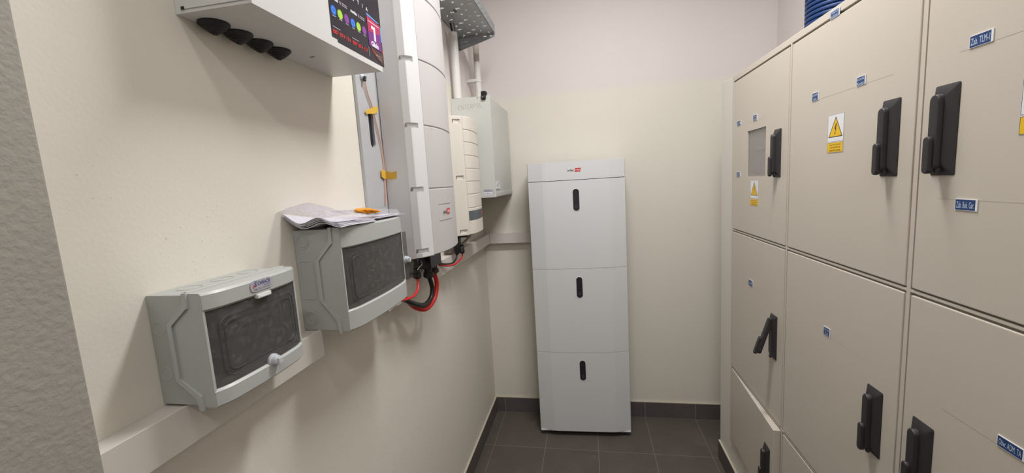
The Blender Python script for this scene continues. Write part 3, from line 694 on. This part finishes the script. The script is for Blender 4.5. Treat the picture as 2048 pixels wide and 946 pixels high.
# papers in a clear bag on the larger box
pt = thing('paper_bundle', 'bundle of folded white papers on top of the larger grey enclosure', 'papers', (.06, -1.6, 1.458))
def sheet(pts_fn, ny=22, nx=5, th=.0012):
    b = BM(); t = bmesh.new(); G = [[None]*(nx+1) for _ in range(ny+1)]; K = [[None]*(nx+1) for _ in range(ny+1)]
    for i in range(ny+1):
        for j in range(nx+1):
            p = Vector(pts_fn(i/ny, j/nx)); G[i][j] = t.verts.new(p); K[i][j] = t.verts.new(p-Vector((0, 0, th)))
    for i in range(ny):
        for j in range(nx):
            t.faces.new((G[i][j], G[i+1][j], G[i+1][j+1], G[i][j+1])); t.faces.new((K[i][j], K[i][j+1], K[i+1][j+1], K[i+1][j]))
    for i in range(ny):
        t.faces.new((G[i][0], K[i][0], K[i+1][0], G[i+1][0])); t.faces.new((G[i][nx], G[i+1][nx], K[i+1][nx], K[i][nx]))
    for j in range(nx):
        t.faces.new((G[0][j], G[0][j+1], K[0][j+1], K[0][j])); t.faces.new((G[ny][j], K[ny][j], K[ny][j+1], G[ny][j+1]))
    merge(b, t); return b
for k in range(5):
    z = 1.4600+.0030*k
    def f(u, v, k=k, z=z):
        y = -1.780+.150*u+.003*k*(v-.5); x = .003+(.134-.004*k)*v
        wave = .0055*(1+math.cos(2*PI*v/.66))*(1-.75*u)+.012*(1-u)*max(0, 1-3*v)**2
        return (x, y, z+wave-.0018*u*k+.0008*math.sin(6*u+k))
    obj('folded_sheet', sheet(f, 14, 24, .0009), M_PAPER, pt, sharp=60)
for k in range(2):
    def f(u, v, k=k): return (.008+.118*v-.012*k, -1.645+(.198-.02*k)*u+.01*v, 1.4615+.003*k+.0045*math.sin(u*PI*.9+.4)*(1-.5*v)+.001*math.sin(9*u))
    obj('flat_sheet', sheet(f), M_PAPER, pt)
# clear plastic bag
rnd = random.Random(3)
NS = {}
def crinkle(u, v):
    s_ = 0
    for k in range(6):
        if k not in NS: NS[k] = (rnd.uniform(-1, 1)*11, rnd.uniform(-1, 1)*9, rnd.uniform(0, 6))
        a, c, ph = NS[k]; s_ += abs(math.sin(a*u+c*v+ph))/6
    return s_
def fb(u, v):
    y = -1.800+.340*u-.03*v*(1-u); x = .004+.128*v
    edge = math.sin(PI*min(1, max(0, v)))**.6
    lift = .017*math.exp(-((u-.16)/.17)**2)+.015*math.exp(-((u-.62)/.4)**2)
    base = 1.4700+.012*math.exp(-((u-.1)/.2)**2)+.012*(1-u)**5
    z = base+lift*edge*(.55+.7*crinkle(u*1.3, v))*(1.35-.8*v)+.005*crinkle(2*u, 3*v)
    if v > .92: z -= .010
    return (x-.01*(u < .05), y, z)
bag = obj('plastic_bag', sheet(fb, 44, 14, .0006), M_FILM, None, sharp=25); recenter(bag)
tag(bag, 'crumpled clear plastic bag over the papers on the larger enclosure', 'plastic bag')
# orange crumpled film
b = BM(); t = bmesh.new(); bmesh.ops.create_icosphere(t, subdivisions=4, radius=1)
rr = random.Random(5)
for v in t.verts:
    k = 1+.22*math.sin(7*v.co.x+3*v.co.z)+.16*math.sin(13*v.co.y+5*v.co.x); tp = 1-.45*max(0, v.co.y)
    v.co = Vector((v.co.x*.017*k*tp, v.co.y*.046, v.co.z*.0065*k*tp))
merge(b, t, 0, Matrix.Translation((.110, -1.615, 1.4835)) @ Matrix.Rotation(-.25, 4, 'Z') @ Matrix.Rotation(-.12, 4, 'X'))
o = obj('orange_film', b, M_ORANGE, None, sharp=30); recenter(o); tag(o, 'small crumpled piece of orange film lying on the papers', 'film scrap')

# ================================================================= inverters
def cover_piece(b, plan, z0, z1f, xback, mi=0, z1list=None, rad=.0025):
    """solid following the plan curve [(x,y)...], top height per column"""
    t = bmesh.new(); R = []
    for i, (x, y) in enumerate(plan):
        zt = z1f(y) if callable(z1f) else z1f
        zb = z0(y) if callable(z0) else z0
        R.append([t.verts.new(p) for p in ((xback, y, zb), (x-rad, y, zb), (x, y, zb+rad), (x, y, zt-rad), (x-rad, y, zt), (xback, y, zt))])
    for A, B in zip(R, R[1:]):
        for k in range(6): t.faces.new((A[k], B[k], B[(k+1) % 6], A[(k+1) % 6]))
    t.faces.new(R[0]); t.faces.new(R[-1][::-1]); bmesh.ops.remove_doubles(t, verts=t.verts, dist=1e-6); merge(b, t, mi)
def dense(pts, n):
    P = smoothpath([(x, y, 0) for x, y in pts], n); return [(p.x, p.y) for p in P]
def screw_pocket(b_cover, pockets, w_, h_, dp=.0195):
    c = BM()
    for (x, y, z, wy) in pockets:
        # wedge: deep on the near side, running out to the right
        prism(c, [(x-dp, y-.0095), (x+.06, y-.0095), (x+.06, y+wy), (x+.007, y+wy)], z-h_/2, z+h_/2, 'z')
    return boolean(b_cover, c)
I1 = thing('solar_inverter', 'tall white solar inverter with four visible panels and red-black cables below, on left wall', 'inverter', (0, -1.15, 1.30), 'solar inverters on the left wall')
yL, yR = -1.308, -.955
ztop = 2.325
front = dense([(.140, -1.262), (.152, -1.215), (.158, -1.165), (.158, -1.11), (.150, -1.04), (.136, -.985), (.112, -.957)], 4)
strip = [(.094, yL), (.1395, -1.2625)]
def top1(y):
    a = .10; s_ = max(0, (y-(yR-a))/a); return ztop-.09*(1-math.sqrt(max(0, 1-s_*s_)))
b = BM(); cover_piece(b, [(.0925, yL), (.113, yL+.0045), (.118, -1.2985), (.1395, -1.2625)], 1.303, top1, .089)
b = screw_pocket(b, [(.113, -1.2995, z, .019) for z in (1.941, 1.735, 1.530, 1.325)], .02, .0165)
seams = [1.3045, 1.530, 1.737, 1.944, 2.150]
for z0, z1 in zip(seams, seams[1:]+[None]):
    if z1: cover_piece(b, front, z0+.0009, z1-.0009, .060, 1)
    else: cover_piece(b, front, z0+.0009, top1, .060, 1)
cover_piece(b, [(x-.004, y) for x, y in front[:-1]], 1.306, lambda y: top1(y)-.004, .055, 1)
cov = obj('front_cover', b, [M_WHITE, M_WHITED], I1, sharp=28)
for z in (1.941, 1.735, 1.530, 1.325):
    b = BM(); lathe(b, [(.0045, 0), (.0045, .005), (.0035, .007), (0, .007)], (.0925, -1.3015, z-.002), (.8, -.6, 0), 14); lathe(b, [(.003, .002), (.003, .012), (0, .012)], (.0915, -1.3015, z+.004), (.8, -.6, 0), 10)
    obj('cover_screw', b, M_SCREW, cov)
b = BM(); box(b, .0115, .0895, -1.307, -.965, 1.300, 2.31, .002); obj('chassis', b, M_WHITE, I1)
b = BM(); box(b, 0, .010, -1.432, -1.05, 1.305, 2.325, .001)
c = BM(); prism(c, rrect(-1.365, 1.722, .030, .112, .0145, 8), -.02, .03, 'x'); b = boolean(b, c); br = obj('mounting_plate', b, M_BRACK, I1); br['label'] = 'bare steel mounting plate'
b = BM(); prism(b, rrect(-1.365, 1.722, .028, .110, .0135, 8), .0002, .003, 'x'); obj('plate_slot', b, M_BLK2, br)
b = BM(); lathe(b, [(.011, 0), (.011, .003), (.007, .006), (.0045, .010)], (.010, -1.395, 1.872), (1, 0, 0), 16); lathe(b, [(.0045, 0), (.0045, .013), (0, .014)], (.0205, -1.395, 1.872), (0, -.3, -1), 12, 1); obj('fixing_screw', b, [M_KNOB, M_CONN], br)
# logo plate
def onplan(pl, y):
    for (a, c), (e, g) in zip(pl, pl[1:]):
        if c <= y <= g: return a+(e-a)*(y-c)/(g-c)
    return pl[-1][0]
ya_, yb_ = -1.218, -1.105; xa_, xb_ = onplan(front, ya_), onplan(front, yb_)
for zz in (1.417, 1.474):
    b = BM(); tube(b, [(onplan(front, y)+.0004, y, zz) for y in (ya_, -1.18, -1.14, yb_)], .0007, 6); obj('badge_edge', b, S_GREYP, cov)
for yy in (ya_, yb_):
    b = BM(); tube(b, [(onplan(front, yy)+.0002, yy, 1.417), (onplan(front, yy)+.0002, yy, 1.474)], .0006, 6, smooth=False); obj('badge_edge', b, M_WHITE, cov)
xm = max(onplan(front, -1.19), onplan(front, -1.12))
s = Sticker((onplan(front, -1.195)+.0030, -1.195, 1.446), Vector((onplan(front, -1.125)-onplan(front, -1.195), .07, 0)), (0, 0, 1))
s.text('solar', .020, 0, .0130, S_BLK, width=.030, bold=.02); s.poly([(.037, -.0095), (.064, -.0095), (.067, .0105), (.039, .0105)], S_RED); s.text('edge', .052, 0, .011, S_WHITE, width=.025)
s.build('maker_logo', cov)

I2 = thing('solar_inverter', 'smaller white solar inverter with ribbed panels and dark grey label, beyond the tall one', 'inverter', (0, -.66, 1.31), 'solar inverters on the left wall')
front2 = dense([(.132, -.781), (.146, -.745), (.150, -.705), (.150, -.655), (.145, -.60), (.134, -.545), (.118, -.518), (.095, -.507)], 4)
zt2 = 1.838
def top2(y):
    a = .11; s_ = max(0, min(1, (y-(-.505-a))/a)); return zt2-.065*(1-math.sqrt(max(0, 1-s_*s_)))
b = BM(); cover_piece(b, [(.082, -.8200), (.095, -.806), (.115, -.795), (.128, -.7835), (.131, -.7825)], 1.310, zt2, .05)
b = screw_pocket(b, [(.1085, -.798, z, .011) for z in (1.815, 1.570, 1.328)], .018, .018)
se = [1.3105, 1.375, 1.431, 1.493, 1.551, 1.609, 1.667, 1.725, 1.779]
for i, z0 in enumerate(se):
    if i < len(se)-1: cover_piece(b, front2, z0+.0007, se[i+1]-.0007, .06, 1)
    else: cover_piece(b, front2, z0+.0007, top2, .06, 1)
cover_piece(b, [(x-.003, y) for x, y in front2[:-1]], 1.312, lambda y: top2(y)-.003, .055, 1)
cov2 = obj('front_cover', b, [M_WHITE2, M_WHITE2], I2, sharp=28)
for z in (1.815, 1.570, 1.328):
    b = BM(); lathe(b, [(.0045, 0), (.0045, .005), (.0035, .007), (0, .007)], (.0885, -.800, z-.003), (.8, -.6, 0), 14); lathe(b, [(.003, 0), (.003, .010), (0, .010)], (.0875, -.800, z+.004), (.8, -.6, 0), 10); obj('cover_screw', b, M_SCREW, cov2)
b = BM(); box(b, 0, .078, -.812, -.512, 1.312, 1.83, .004); obj('chassis', b, M_WHITE2, I2)
# dark label band following the curve
b = BM(); t = bmesh.new(); R = []
for (x, y) in front2:
    if y > -.522: continue
    R.append([t.verts.new((x+.0008, y, 1.3765)), t.verts.new((x+.0008, y, 1.4185))])
for A, B in zip(R, R[1:]): t.faces.new((A[0], B[0], B[1], A[1]))
merge(b, t); o = obj('display_label', b, S_SLATE, cov2); o['label'] = 'slate grey label strip'
s = Sticker((onplan(front2, -.665)+.0020, -.665, 1.3985), Vector((onplan(front2, -.61)-onplan(front2, -.665), .055, 0)), (0, 0, 1)); s.text('solar', .012, 0, .010, S_BLK, width=.022); s.poly([(.026, -.007), (.052, -.007), (.054, .008), (.027, .008)], S_RED); s.build('maker_logo', cov2)
b = BM(); box(b, .045, .118, -.79, -.56, 1.300, 1.3098, .003); obj('bottom_plate', b, M_CONN, I2)

# ================================================================= connectors and cables under the inverters
def gland(b, c, r, h, mi=0):
    lathe(b, [(r*.9, 0), (r*.9, -h*.45), (r*1.15, -h*.48), (r*1.2, -h*.85), (r*.8, -h), (0, -h)], c, (0, 0, 1), 12, mi)
b = BM(); box(b, .045, .105, -1.215, -1.105, 1.245, 1.300, .004)
gland(b, (.078, -1.178, 1.246), .0165, .040); gland(b, (.080, -1.130, 1.246), .0165, .034)
o = obj('connector_block', b, M_CONN, I1); o['label'] = 'black connector block under the inverter'
b = BM(); box(b, .070, .085, -1.288, -1.268, 1.285, 1.300, .002); gland(b, (.0775, -1.278, 1.288), .0085, .026); gland(b, (.0775, -1.278, 1.263), .012, .036)
box(b, .066, .078, -1.262, -1.242, 1.262, 1.300, .002); obj('cable_gland', b, M_CONN, I1)
b = BM(); box(b, .045, .085, -1.095, -1.065, 1.262, 1.300, .003); o = obj('grey_socket', b, M_KNOB, I1)
b = BM(); tube(b, [(.088, -1.262, 1.285), (.094, -1.268, 1.275), (.092, -1.29, 1.268), (.090, -1.30, 1.262)], .0015, 6); obj('wire_clip', b, M_KNOB, I1)
b = BM(); tube(b, [(.10, -1.19, 1.2985), (.112, -1.185, 1.291), (.110, -1.175, 1.2985)], .0015, 6); obj('wire_clip', b, M_KNOB, I1)
def cable(label, pts, r, m, name='cable'):
    b = BM(); tube(b, pts, r, 14); o = obj(name, b, m, None, sharp=80); recenter(o); tag(o, label, 'wire' if name == 'wire' else 'cable', 'pink wires on the mounting plate' if name == 'wire' else 'loose cables by the inverters')
cable('thick black cable looping from the tall inverter down to the larger enclosure', [(.078, -1.178, 1.212), (.080, -1.160, 1.165), (.078, -1.175, 1.130), (.072, -1.225, 1.118), (.068, -1.290, 1.140), (.062, -1.360, 1.178), (.058, -1.4475, 1.245)], .0085, M_CABBLK)
cable('thick red cable looping beside the black one under the tall inverter', [(.080, -1.130, 1.216), (.082, -1.116, 1.168), (.078, -1.140, 1.118), (.068, -1.200, 1.096), (.052, -1.262, 1.120), (.044, -1.32, 1.172), (.040, -1.38, 1.22), (.036, -1.4475, 1.262)], .0085, M_RED)
cable('thin red cable curving from the small gland into the larger enclosure', [(.0775, -1.278, 1.228), (.080, -1.283, 1.212), (.085, -1.305, 1.192), (.086, -1.345, 1.183), (.082, -1.40, 1.188), (.078, -1.4475, 1.20)], .0042, M_RED)
b = BM(); box(b, .060, .082, -.795, -.768, 1.268, 1.300, .003); box(b, .056, .092, -.808, -.756, 1.232, 1.262, .004); gland(b, (.066, -.795, 1.266), .010, .042); gland(b, (.084, -.772, 1.266), .010, .042); o = obj('connector_pair', b, M_CONN, I2); o['label'] = 'black plug pair under the small inverter'
cable('thin black cable hanging under the smaller inverter towards the trunking', [(.066, -.795, 1.226), (.064, -.810, 1.206), (.060, -.855, 1.196), (.052, -.93, 1.207), (.0435, -1.00, 1.2265)], .0038, M_CABBLK)
cable('thin red cable hanging under the smaller inverter towards the trunking', [(.084, -.772, 1.226), (.082, -.780, 1.205), (.070, -.840, 1.190), (.058, -.90, 1.193), (.044, -.97, 1.212)], .0038, M_RED)
cable('grey cable bending from the bottom of the smaller inverter to the wall', [(.09, -.64, 1.300), (.088, -.655, 1.285), (.072, -.70, 1.262), (.05, -.74, 1.250), (.03, -.765, 1.236), (.026, -.775, 1.2235)], .0075, M_GREY)

# pink wire taped to the mounting plate
cable('thin pink wire taped down the steel mounting plate', [(.014, -1.383, 1.872), (.0125, -1.372, 1.83), (.0125, -1.350, 1.79), (.0125, -1.322, 1.70), (.0125, -1.312, 1.64), (.0125, -1.311, 1.59), (.0125, -1.316, 1.54), (.0125, -1.325, 1.485)], .0014, M_PINKW, 'wire')
cable('second pink wire beside the first on the steel mounting plate', [(.014, -1.400, 1.872), (.0125, -1.38, 1.82), (.0125, -1.363, 1.79), (.0125, -1.332, 1.70), (.0125, -1.317, 1.64), (.0125, -1.317, 1.59), (.0125, -1.323, 1.54), (.0125, -1.334, 1.485)], .0012, M_PINKW, 'wire')
def tape(label, pts, x=.0146):
    b = BM(); prism(b, pts, x, x+.0004, 'x'); o = obj('tape_strip', b, M_TAPE, None); recenter(o); tag(o, label, 'tape', 'yellow tape strips')
tape('upper strip of yellow masking tape over the pink wires', [(-1.404, 1.772), (-1.378, 1.782), (-1.325, 1.800), (-1.323, 1.782), (-1.346, 1.772), (-1.374, 1.768), (-1.398, 1.764)])
b = BM(); prism(b, [(-1.338, 1.600), (-1.318, 1.5985), (-1.3074, 1.594), (-1.3074, 1.570), (-1.325, 1.570), (-1.341, 1.577)], .0146, .0150, 'x')
prism(b, [(.0146, 1.594), (.034, 1.590), (.052, 1.593), (.050, 1.570), (.030, 1.567), (.0146, 1.570)], -1.3078, -1.3074, 'y')
o = obj('tape_strip', b, M_TAPE, None); recenter(o); tag(o, 'lower strip of yellow masking tape, folded from the steel plate onto the inverter side', 'tape', 'yellow tape strips')

# ================================================================= grey wall cabinet in the corner
t = thing('wall_cabinet', 'light grey steel wall cabinet hung in the back left corner with pencilled writing', 'cabinet', (.1, -.27, 1.466))
b = BM(); box(b, 0, .1995, -.5085, -.012, 1.466, 1.968, .001); obj('cabinet_shell', b, M_BOXG, t)
b = BM(); box(b, .001, .2035, -.512, -.5088, 1.466, 1.970, .001); box(b, .1998, .2035, -.5085, -.495, 1.466, 1.970, .0008); obj('cabinet_front', b, M_BOXG, t)
b = BM(); box(b, .199, .2022, -.50, -.014, 1.470, 1.49, .001); obj('bottom_lip', b, M_BOXG, t)
s = Sticker((.030, -.5122, 1.900), (1, 0, 0), (0, 0, 1))
GL = {'E': [[(1, 1), (0, 1), (0, 0), (1, 0)], [(0, .5), (.8, .5)]], 'N': [[(0, 0), (0, 1), (1, 0), (1, 1)]], 'T': [[(0, 1), (1, 1)], [(.5, 1), (.5, 0)]], 'R': [[(0, 0), (0, 1), (.9, .9), (.9, .6), (0, .5), (1, 0)]], 'P': [[(0, 0), (0, 1), (.9, .9), (.9, .6), (0, .5)]], 'O': [[(.5, 1), (0, .7), (0, .3), (.5, 0), (1, .3), (1, .7), (.5, 1)]], 'L': [[(0, 1), (0, 0), (1, 0)]]}
for i, ch in enumerate('ENTERPOL'):
    for st in GL[ch]: s.stroke([(.008+i*.0162+p[0]*.0115, .012+i*.0005+p[1]*.022) for p in st], .0009, S_PENG)
s.build('pencil_writing', t)
s = Sticker((.140, -.5122, 1.478), (1, 0, 0), (0, 0, 1)); s.base([(0, 0), (.052, 0), (.052, .030), (0, .030)], S_SILV, .0003); s.rect(.001, .002, .046, .016, S_WHITE)
for q in range(3): s.rect(.004, .019+q*.0035, .044-.006*q, .0205+q*.0035, S_GREYP)
s.text('E-TECH', .022, .0085, .007, S_NAVY, width=.034, bold=.02); s.build('rating_label', t)
s = Sticker((.2037, -.497, 1.508), (0, 1, 0), (0, 0, 1)); s.base([(0, 0), (.105, 0), (.105, .040), (0, .040)], S_WHITE, .0003); s.rect(.03, .008, .038, .024, S_GREYP); s.rect(.03, .014, .055, .018, S_GREYP); s.frame(.062, .022, .088, .033, .003, S_GREYP); s.build('sticker', t)
b = BM(); box(b, .161, .185, -.5215, -.5125, 1.950, 1.992, .006, seg=3); box(b, .172, .190, -.5215, -.500, 1.972, 1.992, .006, seg=3); ring(b, (.171, -.522, 1.964), (0, -1, 0), .0035, .0016, 1); lathe(b, [(.0035, 0), (0, .0004)], (.171, -.5222, 1.964), (0, -1, 0), 14, 1)
o = obj('cam_latch', b, [M_CONN, M_SCREW], t); o['label'] = 'black cam latch'
b = BM(); lathe(b, [(.002, 0), (.002, .001), (0, .001)], (.141, -.5122, 1.964), (0, -1, 0), 10); obj('screw_hole', b, M_CONN, t)

# ================================================================= pipes above it
b = BM(); lathe(b, [(.0185, .326), (.0165, .326), (.0165, .30), (.0205, .30), (.0205, 0), (0, 0)][::-1], (.033, -.49, 1.9705), n=28)
b.free(); b = BM(); lathe(b, [(.0185, 0), (.0205, .001), (.0205, .319), (.0195, .321), (.017, .321), (.017, .30), (0, .30)], (.033, -.49, 1.9705), n=28)
o = obj('cable_pipe', b, M_PIPE, None, sharp=50); recenter(o); tag(o, 'white plastic pipe standing on the corner cabinet, ending open below the tray', 'pipe')
for lb, dx, r in (('dark cable entering the open white pipe from the tray', 0, .0048), ('thin dark cable beside it entering the open white pipe', .009, .002)):
    cable(lb, [(.031+dx, -.488, 2.272), (.028+dx*1.6, -.492, 2.31), (.022+dx*2, -.50, 2.36), (.022+dx*2, -.52, 2.42)], r, M_CABBLK)
t = thing('flexible_pipe', 'white pipe with corrugated upper length and clamp in the back left corner', 'pipe', (.061, -.15, 1.969))
b = BM(); lathe(b, [(.0185, 0), (.0185, .265), (.0175, .267)], (.061, -.15, 1.969), n=26); obj('rigid_pipe', b, M_PIPE, t)
b = BM(); pr_ = []
k = 0
while k*.0075 < .62: pr_ += [(.0150, k*.0075), (.0178, k*.0075+.0022), (.0178, k*.0075+.0048), (.0150, k*.0075+.0070)]; k += 1
lathe(b, pr_, (.061, -.15, 2.234), n=24); obj('corrugated_pipe', b, M_PIPEG, t, sharp=80)
b = BM(); lathe(b, [(.0187, 0), (.0215, 0), (.0215, .016), (.0187, .016)], (.061, -.15, 2.125), n=26); box(b, 0, .06, -.1725, -.168, 2.125, 2.141, .001); box(b, 0, .04, -.172, -.13, 2.127, 2.139, .001); obj('pipe_clamp', b, M_PIPE, t)

# ================================================================= perforated cable tray
t = thing('cable_tray', 'perforated galvanised cable tray near the ceiling above the inverters', 'cable tray', (.1, -.5, 2.33))
b = BM(); box(b, .002, .203, -1.25, -.272, 2.335, 2.3365, 0)
cut = BM()
def slot(bm, cx, cy, L_, w_, ax):
    pts = rrect(0, 0, L_, w_, w_*.48, 4)
    prism(bm, [(cx+(p[0] if ax == 'x' else p[1]), cy+(p[1] if ax == 'x' else p[0])) for p in pts], 2.31, 2.36, 'z')
for k in range(7):
    o_ = -.1365*(k-1)
    for x, y in ((.043, -.400), (.110, -.375), (.177, -.403), (.076, -.480)):
        if -1.2 < y+o_ < -.285: slot(cut, x, y+o_, .023, .0165, 'x')
    for x, y in ((.142, -.345), (.177, -.449), (.041, -.449), (.142, -.412), (.110, -.445)):
        if -1.2 < y+o_ < -.285: slot(cut, x, y+o_, .0155, .0110, 'y')
b = boolean(b, cut); tr_ = obj('tray_floor', b, M_GALV, t, smooth=False)
b = BM(); closed_tube(b, [(.091+.006*math.cos(a*PI/8), -.63+.014*math.sin(a*PI/8), 2.3345) for a in range(16)], .0018); o = obj('tie_loop', b, M_BLK2, t); o['label'] = 'small dark tie loop'
b = BM(); box(b, .2015, .203, -1.25, -.272, 2.335, 2.382); box(b, .196, .203, -1.25, -.272, 2.381, 2.3835); cut = BM(); y = -.31
while y > -1.2:
    prism(cut, [(q[0]+y, q[1]+2.362) for q in rrect(0, 0, .026, .007, .003, 3)], .19, .21, 'x'); prism(cut, [(q[0]+y-.03, q[1]+2.348) for q in rrect(0, 0, .012, .006, .0028, 3)], .19, .21, 'x'); y -= .06
b = boolean(b, cut); obj('tray_side', b, M_GALV, t, smooth=False)
b = BM(); box(b, .002, .0035, -1.25, -.272, 2.335, 2.382); obj('tray_side', b, M_GALV, t, smooth=False)
t2_ = thing('tray_bracket', 'galvanised triangular bracket under the far end of the cable tray', 'bracket', (0, -.29, 2.26))
b = BM(); prism(b, [(.001, 2.334), (.205, 2.334), (.205, 2.318), (.19, 2.313), (.003, 2.264), (.001, 2.264)], -.291, -.289, 'y', bev=.0004)
cut = BM()
for x, L_ in ((.150, .020), (.182, .012)): prism(cut, [(q[0]+x, q[1]+2.324) for q in rrect(0, 0, L_, .0065, .003, 4)], -.3, -.28, 'y')
b = boolean(b, cut); box(b, .001, .205, -.305, -.289, 2.3325, 2.3345, .0003); box(b, .001, .003, -.309, -.289, 2.262, 2.334, .0003)
closed_tube(b, [(x, -.2915, z) for x, z in ((.012, 2.327), (.112, 2.327), (.114, 2.318), (.10, 2.312), (.03, 2.290), (.012, 2.286))], .0012)
obj('bracket_plate', b, M_GALV, t2_)
for x, z in ((.012, 2.2725), (.030, 2.300)):
    b = BM(); lathe(b, [(.004, 0), (.004, .003), (0, .004)], (x, -.2915, z), (0, -1, 0), 12); obj('bracket_screw', b, M_SCREW, t2_)
for x in (.030, .170):
    b = BM(); lathe(b, [(.005, 0), (.005, -.003), (0, -.004)], (x, -.298, 2.3325), (0, 0, 1), 12); obj('bracket_screw', b, M_SCREW, t2_)
